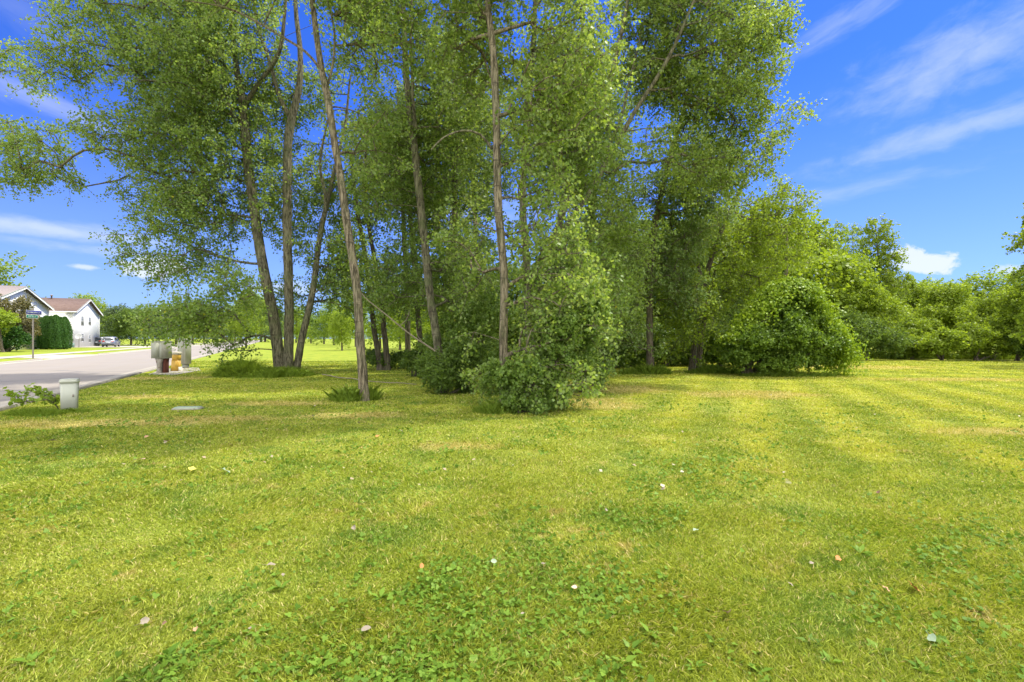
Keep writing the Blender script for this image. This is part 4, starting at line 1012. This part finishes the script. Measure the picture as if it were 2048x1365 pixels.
# far wood closing the horizon and the sunlit thicket edge beyond the grove: masses nobody could count
def wood(name, label, pts, h, n, leaf, m, seed, dep=4):
    g = np.random.default_rng(seed); pts = np.array(pts, float)
    seg = np.linalg.norm(np.diff(pts, axis=0), axis=1); cum = np.concatenate([[0], np.cumsum(seg)])
    k = int(cum[-1]/(h*.32)); t_ = g.uniform(0, cum[-1], k)
    cs = []; rs = []
    for q in t_:
        x_ = np.interp(q, cum, pts[:, 0]); y_ = np.interp(q, cum, pts[:, 1]); hz_ = h*g.uniform(.12, .8)
        cs.append((x_, y_+g.normal()*dep, hz_)); rr = h*g.uniform(.16, .34); rs.append((rr*1.2, rr*1.2, min(rr*.95, h-hz_*.8)))
    pos, ax, nr = lobes(cs, rs, n, leaf, g, .5, 0, .4); pos[:, 2] = np.abs(pos[:, 2])+.02
    o = leaves_mesh(name, pos, ax, leaf*g.uniform(.6, 1.3, n), m, None, np.zeros(3), nr, width=.9, vv=g.random(n)); tag(o, label, 'wood', None, 'stuff'); return o
wood('far_wood', 'distant belt of trees closing the horizon', [(-330,250),(-160,262),(-20,240),(60,200),(130,150),(190,110)], 13, 60000, .75, M['leaf_mid'], 901, 8)
wood('thicket', 'sunlit thicket edge seen through the grove', [(-19,76),(-6,70),(6,62),(16,50),(22,44),(33,50),(60,52)], 5.5, 60000, .26, M['leaf_mid'], 902, 2)
# front-garden planting of the left house
shrub('ornamental_tree', 'bronze and green leaved tree in front of the left white house', 'tree', 58, 15, [(15,640,0,45,42,2.4),(50,650,0,25,32,1.8),(40,615,0,22,24,1.5),(60,665,0,18,20,1.5),(-20,620,0,40,40,2)], M['leaf_red'], 16000, .19, 141, shell=.8, stems=4)
shrub('ornamental_bush', 'yellow green leafy bush growing into the bronze leaved tree', 'bush', 54.5, 6, [(8,640,0,24,22,1.5),(-10,655,0,20,20,1.2)], M['leaf_bright'], 7000, .18, 142, shell=.6)
shrub('ornamental_bush', 'dark rounded bush at the left edge in front of the white house', 'bush', 56.5, 15, [(15,680,0,28,24,1.8),(42,685,0,15,18,1.2),(-15,680,0,22,24,1.4),(28,668,0,26,18,1.4)], M['leaf_cedar'], 14000, .16, 143, shell=.5)
# row of arborvitae
g = np.random.default_rng(9)
def cedar(nl=7000):
    th = g.uniform(0, 6.28, nl); z = g.random(nl)**.9
    prof = .5*np.minimum(1, (z+.05)/.12)**.5*np.minimum(1, np.sqrt(np.maximum(0, 1-z)*2.2))**.9
    ridge = 1 + .10*np.sin(th*7 + z*3) + .05*g.normal(size=nl)
    r = prof*ridge*(1-.22*g.random(nl)**2)
    pos = np.stack([r*np.cos(th), r*np.sin(th), z], 1)
    nr = unit(np.stack([np.cos(th), np.sin(th), .3+0*z], 1) + g.normal(size=(nl, 3))*.5)
    ax = unit(np.array([0,0,1.]) + g.normal(size=(nl, 3))*.35)
    return pos, ax, nr
cp = None
for i, (px, Y, h, sx, lb) in enumerate([(82, 70.5, 4.3, 1.0, 'leftmost clipped evergreen of the row in front of the brown roofed house'),
        (93, 69.8, 4.5, .95, 'second clipped evergreen from the left in the row'), (103, 69.3, 4.45, .95, 'middle clipped evergreen of the row'),
        (112, 68.9, 4.55, .95, 'tallest clipped evergreen, right of the middle of the row'), (121, 69.4, 4.3, .9, 'second clipped evergreen from the right in the row'),
        (129, 69.8, 4.35, .85, 'rightmost and slimmest clipped evergreen of the row, beside the utility unit')]):
    root = empty('arborvitae', ((px-1024)/1024*Y, Y, 0), lb, 'evergreen', 'row of clipped evergreens')
    if cp is None:
        pos, ax, nr = cedar()
        cp = leaves_mesh('crown', pos*np.array([1.9, 1.9, 4.4]), ax, .16*g.uniform(.6, 1.2, len(pos)), M['leaf_cedar'], root, np.zeros(3), nr, width=.6, vv=g.random(len(pos)))
        v, f = tube_np(np.array([(0,0,0),(0,0,2),(0,0,3.8)], float), np.array([.09,.07,.03]), 8); tk = mesh_np('trunk', v, f, M['bark_dark'], root)
    else:
        for ch in (cp, tk):
            c = ch.copy(); C.objects.link(c); c.parent = root
    root.scale = (sx, sx, h/4.4); root.rotation_euler = (0, 0, i*1.3)

# ------------------------------------------------------------------ sapling by the pedestal, mound, dead wood
b = G(118, 818); sp = empty('sapling', b, 'leafy sapling arching low over the grass left of the pale pedestal', 'plant')
g = np.random.default_rng(55)
VV = []; FF = []; LP = []; LA = []
for pts in ([(118,820,0),(108,805,0),(92,792,.1),(70,782,.2),(48,783,.3)], [(112,812,0),(95,800,-.1),(70,803,-.2),(45,800,-.2),(28,790,-.1),(14,782,0)], [(100,798,0),(85,785,.1),(62,775,.2)], [(60,802,-.2),(40,806,-.3),(25,806,-.3)], [(110,808,0),(110,795,0),(98,786,0)]):
    p = smooth_path([P(a, bb, 10.6+c) for a, bb, c in pts], .06); v, f = tube_np(p, np.linspace(.012,.004,len(p)), 6)
    FF.append(f+sum(len(q) for q in VV)); VV.append(v)
    k = np.repeat(np.arange(2, len(p)), 5); LP.append(p[k] + g.normal(size=(len(k), 3))*.035); LA.append(g.normal(size=(len(k), 3))*.7 + np.array([0,0,-.2]))
mesh_np('stem', np.vstack(VV)-b, np.vstack(FF), M['bark_dark'], sp, smooth=True)
LP = np.vstack(LP); LP[:, 2] = np.maximum(LP[:, 2], .05)
leaves_mesh('foliage', LP, np.vstack(LA), .085*g.uniform(.6, 1.3, len(LP)), M['weed'], sp, b, g.normal(size=LP.shape)*.5+np.array([0,0,1.]), vv=g.random(len(LP)))
def stick(name, label, pts, r0, m, side=()):
    p3 = [np.array(q, float) for q in pts]; base = p3[0].copy(); base[2] = 0
    root = empty(name, base, label, 'branch')
    VV = []; FF = []
    for pp, r in [(p3, r0)] + [([np.array(a, float) for a in s], r0*.5) for s in side]:
        p = smooth_path(pp, .15); p = p + np.stack([snoise(p, 3, 3), snoise(p, 3, 4), snoise(p, 3, 5)], 1)*.02
        v, f = tube_np(p, np.linspace(r, r*.45, len(p)), 7); FF.append(f+sum(len(q) for q in VV)); VV.append(v)
    mesh_np('wood', np.vstack(VV)-base, np.vstack(FF), m, root, smooth=True)
stick('dead_branch', 'bare dead branch leaning down across the grove onto the left leaning trunk', [P(874,706,17.0), P(820,668,16.9), P(775,632,16.8), P(737,602,16.7), P(722,585,16.7)], .032, M['twig'],
      [(P(800,652,16.85), P(812,640,16.6), P(818,622,16.5)), (P(850,690,17), P(835,672,16.8), P(832,655,16.7))])
stick('fallen_branch', 'thin pale fallen branch lying on the grass behind the leaning trunk', [(*G(645,752)[:2], .04), (*G(700,762)[:2], .07), (*G(760,767)[:2], .05), (*G(832,772)[:2], .05)], .022, M['twig'])
stick('arching_branch', 'thin bare branch arching out left of the central trunk near the top', [P(985,300,11.0), P(960,270,10.9), P(925,262,10.8), P(885,275,10.7), P(860,300,10.6)], .03, M['bark'])

# ------------------------------------------------------------------ tall grass clumps
def clump(name, label, ctr, rx_, ry_, n, h, seed, m=None, leafy=0):
    g = np.random.default_rng(seed); base = np.array(ctr, float)
    root = empty(name, base, label, 'grass clump')
    r = np.sqrt(g.random(n)); a = g.uniform(0, 6.28, n)
    p = np.stack([r*np.cos(a)*rx_, r*np.sin(a)*ry_, 0*r], 1)
    hh = h*g.uniform(.25, 1.15, n)*(1-.6*r**2)*(1+.35*snoise(p, 3.5, seed))
    lean = np.stack([g.normal(size=n), g.normal(size=n)], 1)*.22 + p[:, :2]/np.array([rx_, ry_])*.12
    side = unit(np.stack([g.normal(size=n), g.normal(size=n), 0*r], 1)); wd = .003*g.uniform(.7, 1.6, n)*(1+ctr[1]/10)
    L = np.concatenate([lean, np.ones((n, 1))], 1)
    mid = p + L*hh[:, None]*.5; tip = p + np.concatenate([lean*1.9, np.ones((n, 1))*.9], 1)*hh[:, None]
    V = np.stack([p-side*wd[:, None], p+side*wd[:, None], mid+side*wd[:, None]*.8, tip, mid-side*wd[:, None]*.8], 1).reshape(-1, 3)
    F = np.arange(5*n).reshape(-1, 5)
    mesh_np('blades', V, F, m or M['weed'], root, attr=g.random(n))
    if leafy:
        r = np.sqrt(g.random(leafy)); a = g.uniform(0, 6.28, leafy)
        q = np.stack([r*np.cos(a)*rx_*.9, r*np.sin(a)*ry_*.9, h*g.uniform(.1, .8, leafy)*(1-.4*r)], 1)
        leaves_mesh('leaves', q, g.normal(size=q.shape), .06*g.uniform(.6, 1.3, leafy)*(1+ctr[1]/40), M['weed'], root, np.zeros(3), vv=g.random(leafy))
    return root
c_ = G(512, 759); clump('weed_ring', 'long grass and weeds left uncut around the three joined trunks', (P(528,0,20.3)[0], 20.3, 0), 1.95, 1.1, 12000, .46, 301, leafy=3500)
clump('weed_tuft', 'leafy weeds standing at the left foot of the three joined trunks', (P(480,0,20.0)[0], 20.0, 0), .85, .6, 3000, .85, 302, leafy=3500)
clump('grass_tuft', 'wispy tuft of tall grass at the left foot of the leaning trunk', (P(697,0,12.2)[0], 12.2, 0), .42, .3, 1300, .5, 303, leafy=250)
clump('grass_tuft', 'small tuft of tall grass at the right foot of the leaning trunk', (P(742,0,12.4)[0], 12.4, 0), .2, .2, 500, .42, 304)
clump('grass_tuft', 'brownish tuft of thin grass at the foot of the central trunk', (P(990,0,10.3)[0], 10.3, 0), .45, .3, 1100, .3, 305)
clump('grass_tuft', 'pale grass clump below the upright dark trunk at the thicket edge', (P(1290,0,21.4)[0], 21.4, 0), 1.1, .5, 3500, .42, 306)
clump('grass_tuft', 'grass fringe under the vine covered tree', (P(1575,0,20.2)[0], 20.2, 0), 1.9, .5, 4500, .34, 307)
clump('grass_tuft', 'grass fringe in the shade left of the vine covered tree', (P(1440,0,22.0)[0], 22.0, 0), 1.5, .6, 3500, .38, 308)
clump('grass_tuft', 'short grass tuft at the foot of the pale pedestal', (P(152,0,10.3)[0], 10.3, 0), .32, .15, 700, .12, 309)
clump('grass_mound', 'longer bright grass heaped between the sapling and the pale pedestal', (P(70,0,10.0)[0], 10.0, 0), .55, .3, 4000, .15, 310)
for i, (px, Y) in enumerate([(1830, 38.5), (1925, 37.5), (2020, 36.5), (1745, 38)]):
    clump('tall_weeds', ['tall weeds at the lawn edge below the middle of the hedgerow', 'tall bright weeds at the lawn edge under the tiered bush', 'tall pale weeds at the lawn edge at the far right', 'weeds at the lawn edge below the dark layered bush'][i],
          (P(px,0,Y)[0], Y, 0), 2.6, .6, 4500, .55, 320+i, M['leaf_bright'], leafy=2500)

# ------------------------------------------------------------------ mown grass blades: one object
g = np.random.default_rng(77)
N = 1250000
Yq = 1.75*(34/1.75)**(g.random(N)); px = g.uniform(-150, 2200, N); xq = (px-1024)/1024*Yq
ok = xq > -.466*Yq - 5.5
xq, Yq = xq[ok], Yq[ok]; n = len(xq)
p2 = np.stack([xq, Yq], 1)
tuft = snoise(p2, 5.5, 5, 3); big = snoise(p2, 1.3, 6, 2)
hh = (.020 + .009*tuft + .006*big)*g.uniform(.35, 1.4, n)*(1+Yq/60); hh = np.maximum(hh, .008)
wd = (.0010 + .00055*Yq)*g.uniform(.6, 1.6, n)
lean = g.normal(size=(n, 2))*.7 + np.stack([snoise(p2, 3., 8), snoise(p2, 3., 9)], 1)*.35
a = g.uniform(0, 6.28, n); side = np.stack([np.cos(a), np.sin(a), 0*a], 1)
p = np.stack([xq, Yq, 0*xq], 1)
tip = p + np.concatenate([lean*hh[:, None], hh[:, None]], 1)
mid = p + np.concatenate([lean*hh[:, None]*.35, hh[:, None]*.6], 1)
V = np.stack([p-side*wd[:, None], p+side*wd[:, None], mid+side*wd[:, None]*.9, tip, mid-side*wd[:, None]*.9], 1).reshape(-1, 3)
F = np.arange(5*n).reshape(-1, 5)
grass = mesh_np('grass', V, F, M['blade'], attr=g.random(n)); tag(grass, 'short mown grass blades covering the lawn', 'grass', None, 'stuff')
print('grass', n)

# clover and broad weeds in the near lawn: one object
N = 130000
Yq = 1.75*(12/1.75)**(g.random(N)); px = g.uniform(-150, 2200, N); xq = (px-1024)/1024*Yq
p2 = np.stack([xq, Yq], 1); nn = .75*snoise(p2, 2.3, 31, 3) + .45*snoise(p2, 11., 33, 2) + .25*np.exp(-((xq-.35)/.7)**2-((Yq-2.6)/.9)**2)*3
keep = (nn + g.normal(size=N)*.42 > .66) & (xq > -.466*Yq-5.2); p2 = p2[keep]; n = len(p2)
ctr = np.concatenate([p2, g.uniform(.004, .032, (n, 1))], 1)
rad = .0052*g.uniform(.5, 1.7, n)*(1+p2[:, 1]*.08)
nr = unit(g.normal(size=(n, 3))*.6 + np.array([0,0,1.])); u_ = unit(np.cross(nr, g.normal(size=(n, 3)))); v_ = np.cross(nr, u_)
VV = []; 
for lf in range(3):
    t0 = lf*2.094
    cc = ctr + (u_*math.cos(t0)+v_*math.sin(t0))*rad[:, None]*.95
    ring = [cc + (u_*math.cos(t0+k*1.0472)*1.0+v_*math.sin(t0+k*1.0472))*rad[:, None] for k in range(6)]
    VV.append(np.stack(ring, 1))
V = np.stack(VV, 1).reshape(-1, 3); F = np.arange(len(V)).reshape(-1, 6)
cl_ = mesh_np('clover', V, F, M['clover'], attr=np.repeat(g.random(n), 3)); tag(cl_, 'clover leaves growing in patches through the near lawn', 'clover', None, 'stuff')
# plantain / dandelion rosettes: long leaves radiating from a centre
cen = [G(a, b_) for a, b_ in ((1262,1305),(1245,1330),(1300,1275),(1390,1340),(1120,1345),(1060,1330),(1620,1290),(1660,1330),(1520,1350),(880,1350),(1760,1310),(1880,1300),(640,1340),(1210,1120),(1330,1160),(980,1250),(1430,1290),(560,1180),(260,1130),(150,1240),(1950,1180),(1720,1110),(1100,1210),(760,1200),(330,1320),(60,1330),(1850,1350),(1000,1340))]
LP = []; LA = []; LN = []; LS = []
for c0 in cen:
    k = int(g.integers(6, 13)); th = g.uniform(0, 6.28, k)
    d = np.stack([np.cos(th), np.sin(th), g.uniform(.12, .6, k)], 1); LP.append(c0 + d*.004 + np.array([0,0,.008])); LA.append(d); LN.append(np.tile([0,0,1.], (k, 1))+g.normal(size=(k,3))*.2); LS.append(g.uniform(.03, .085, k)*g.uniform(.7, 1.15))
LP = np.vstack(LP)
ws = leaves_mesh('broadleaf_weeds', LP, np.vstack(LA), np.concatenate(LS), M['clover'], None, np.zeros(3), np.vstack(LN), width=.42, vv=g.random(len(LP))); tag(ws, 'plantain and dandelion leaves in the near lawn', 'weeds', None, 'stuff')

# tiny pale litter far out on the lawn: one object
N = 170; py = 740 + 250*g.random(N)**1.5; px = np.where(g.random(N) < .75, g.uniform(150, 1400, N), g.uniform(1200, 2048, N))
Yq = 1536/(py-677); xq = (px-1024)/1024*Yq; ok = xq > -.466*Yq-5.3; xq, Yq = xq[ok], Yq[ok]; n = len(xq)
pp = np.stack([xq, Yq, np.full(n, .045)], 1)
M['litter'] = leaf_mat('dry_litter', (.26, .19, .10), (.42, .37, .24), None, .1)
lt = leaves_mesh('leaf_litter', pp, g.normal(size=(n, 3))*np.array([1,1,.3]), .045*g.uniform(.5, 1.3, n), M['litter'], None, np.zeros(3), g.normal(size=(n, 3))*.4+np.array([0,0,1.]), vv=g.random(n)); tag(lt, 'tiny dry leaf scraps scattered over the lawn', 'leaf litter', None, 'stuff')

# ------------------------------------------------------------------ fallen leaves you can count
LC = {'cream': (.25, .21, .15), 'tan': (.42, .25, .13), 'orange': (.50, .19, .06), 'pink': (.50, .33, .24), 'yellow': (.5, .44, .08), 'grey': (.25, .32, .2), 'brown': (.17, .10, .06), 'olive': (.20, .20, .07)}
for k_, c_ in LC.items(): M['fl_'+k_] = simple('fallen_leaf_'+k_, c_, .7, .25, var=.25, scale=30, dirt=tuple(q*.5 for q in c_), dirt_amt=.5)
fl = [(280,928,'pink',19,'pinkish tan leaf, the largest below the valve cover'),(333,889,'tan',13,'tan curled leaf just up and right of the pinkish tan one'),(292,880,'tan',8,'tiny tan leaf left of the tan curled one'),(237,888,'yellow',12,'yellow leaf below the pale pedestal, right of the pale round leaf'),
 (104,888,'cream',12,'pale round leaf furthest left, below the pedestal'),(384,948,'yellow',18,'faded yellow leaf right of the pinkish tan one'),(452,951,'grey',19,'grey green leaf lying flat right of the faded yellow one'),(707,1066,'cream',12,'small cream leaf in the grass straight below the leaning trunk'),
 (540,1143,'cream',17,'torn cream leaf with a long stalk'),(566,1163,'cream',10,'narrow cream scrap next to the torn stalked leaf'),(287,1260,'cream',18,'cream leaf with a dark shadow, lowest at the left'),(327,1262,'brown',9,'dark brown scrap right beside the lowest left cream leaf'),
 (729,1275,'cream',20,'large upright cream leaf near the bottom, left of centre'),(392,1273,'tan',14,'dull tan leaf between the two low cream leaves'),(994,1060,'cream',11,'small cream leaf below the central trunk'),(1087,1141,'cream',15,'folded cream leaf near the middle of the lawn'),
 (986,1136,'grey',13,'grey green leaf left of the folded cream one'),(843,1146,'orange',11,'small orange leaf left of the grey green pair'),(1124,1028,'orange',10,'small orange leaf above the folded cream one'),(1455,1241,'pink',24,'largest pinkish leaf low in the lawn right of centre'),
 (1676,1130,'orange',16,'orange leaf above and right of the largest pinkish leaf'),(1826,1189,'orange',27,'broad orange curled leaf at the lower right'),(1770,1190,'tan',14,'dull tan leaf just left of the broad orange one'),(1390,1071,'grey',12,'grey scrap in the middle right of the lawn'),
 (1820,1048,'brown',9,'dark brown speck of a leaf on the right lawn'),(1757,993,'brown',12,'dark brown curled leaf highest on the right lawn'),(1862,1292,'grey',22,'long pale grey leaf at the lower right corner'),(1622,1138,'cream',9,'pale scrap left of the orange leaf'),
 (1575,975,'olive',13,'dark olive leaf on the right lawn among the mowing stripes'),(1150,1188,'pink',12,'faded pink brown leaf just below the folded cream one'),(803,868,'cream',9,'little cream leaf near the shade edge, left of the suckers'),(755,878,'orange',9,'little orange leaf near the shade edge'),
 (1580,1181,'cream',10,'small cream leaf below left of the orange one'),(1046,1241,'cream',8,'small cream fleck left of the largest pinkish leaf'),(500,1272,'cream',9,'cream fleck between the low cream leaves'),(860,890,'tan',9,'tan leaf in the dry patch left of the suckers'),(1212,1030,'cream',9,'round pale leaf right of the small orange leaf')]
g = np.random.default_rng(5)
for (px, py, col, spx, lb) in fl:
    b = G(px, py); s = spx*b[1]/1024*.9
    root_loc = (b[0], b[1], .034+.2*s)
    n = 12; th = np.arange(n)*2*math.pi/n
    rr2 = .5*(1 + .22*np.cos(th) + .10*g.normal(size=n)*.6); rr2[0] = .78
    cup = g.uniform(.10, .4); tw = g.uniform(0, 6.28)
    ring = np.stack([rr2*np.cos(th), rr2*np.sin(th)*.85, cup*(np.sin(th)*rr2)**2*1.6 + .06*g.normal(size=n)], 1)
    inner = ring*np.array([.5, .5, .3])
    V = np.vstack([ring, inner, [[0,0,0]]])*s
    F = [[i, (i+1)%n, n+(i+1)%n, n+i] for i in range(n)] + [[n+i, n+(i+1)%n, 2*n] for i in range(n)]
    # petiole
    pv, pf = tube_np(np.array([(-.45,0,0),(-.8,.05,.03),(-1.05,.12,-.05)])*s, np.array([.022,.018,.014])*s, 4); k = len(V)
    V = np.vstack([V, pv]); F += [[k+q for q in f_] for f_ in pf.tolist()]
    o = mesh_np('fallen_leaf', V, F, M['fl_'+col], smooth=False)
    o.location = root_loc; o.rotation_euler = (g.normal()*.35 + (.5 if spx > 15 else .2), g.normal()*.25, tw); tag(o, lb, 'fallen leaf', 'fallen leaves on the lawn')
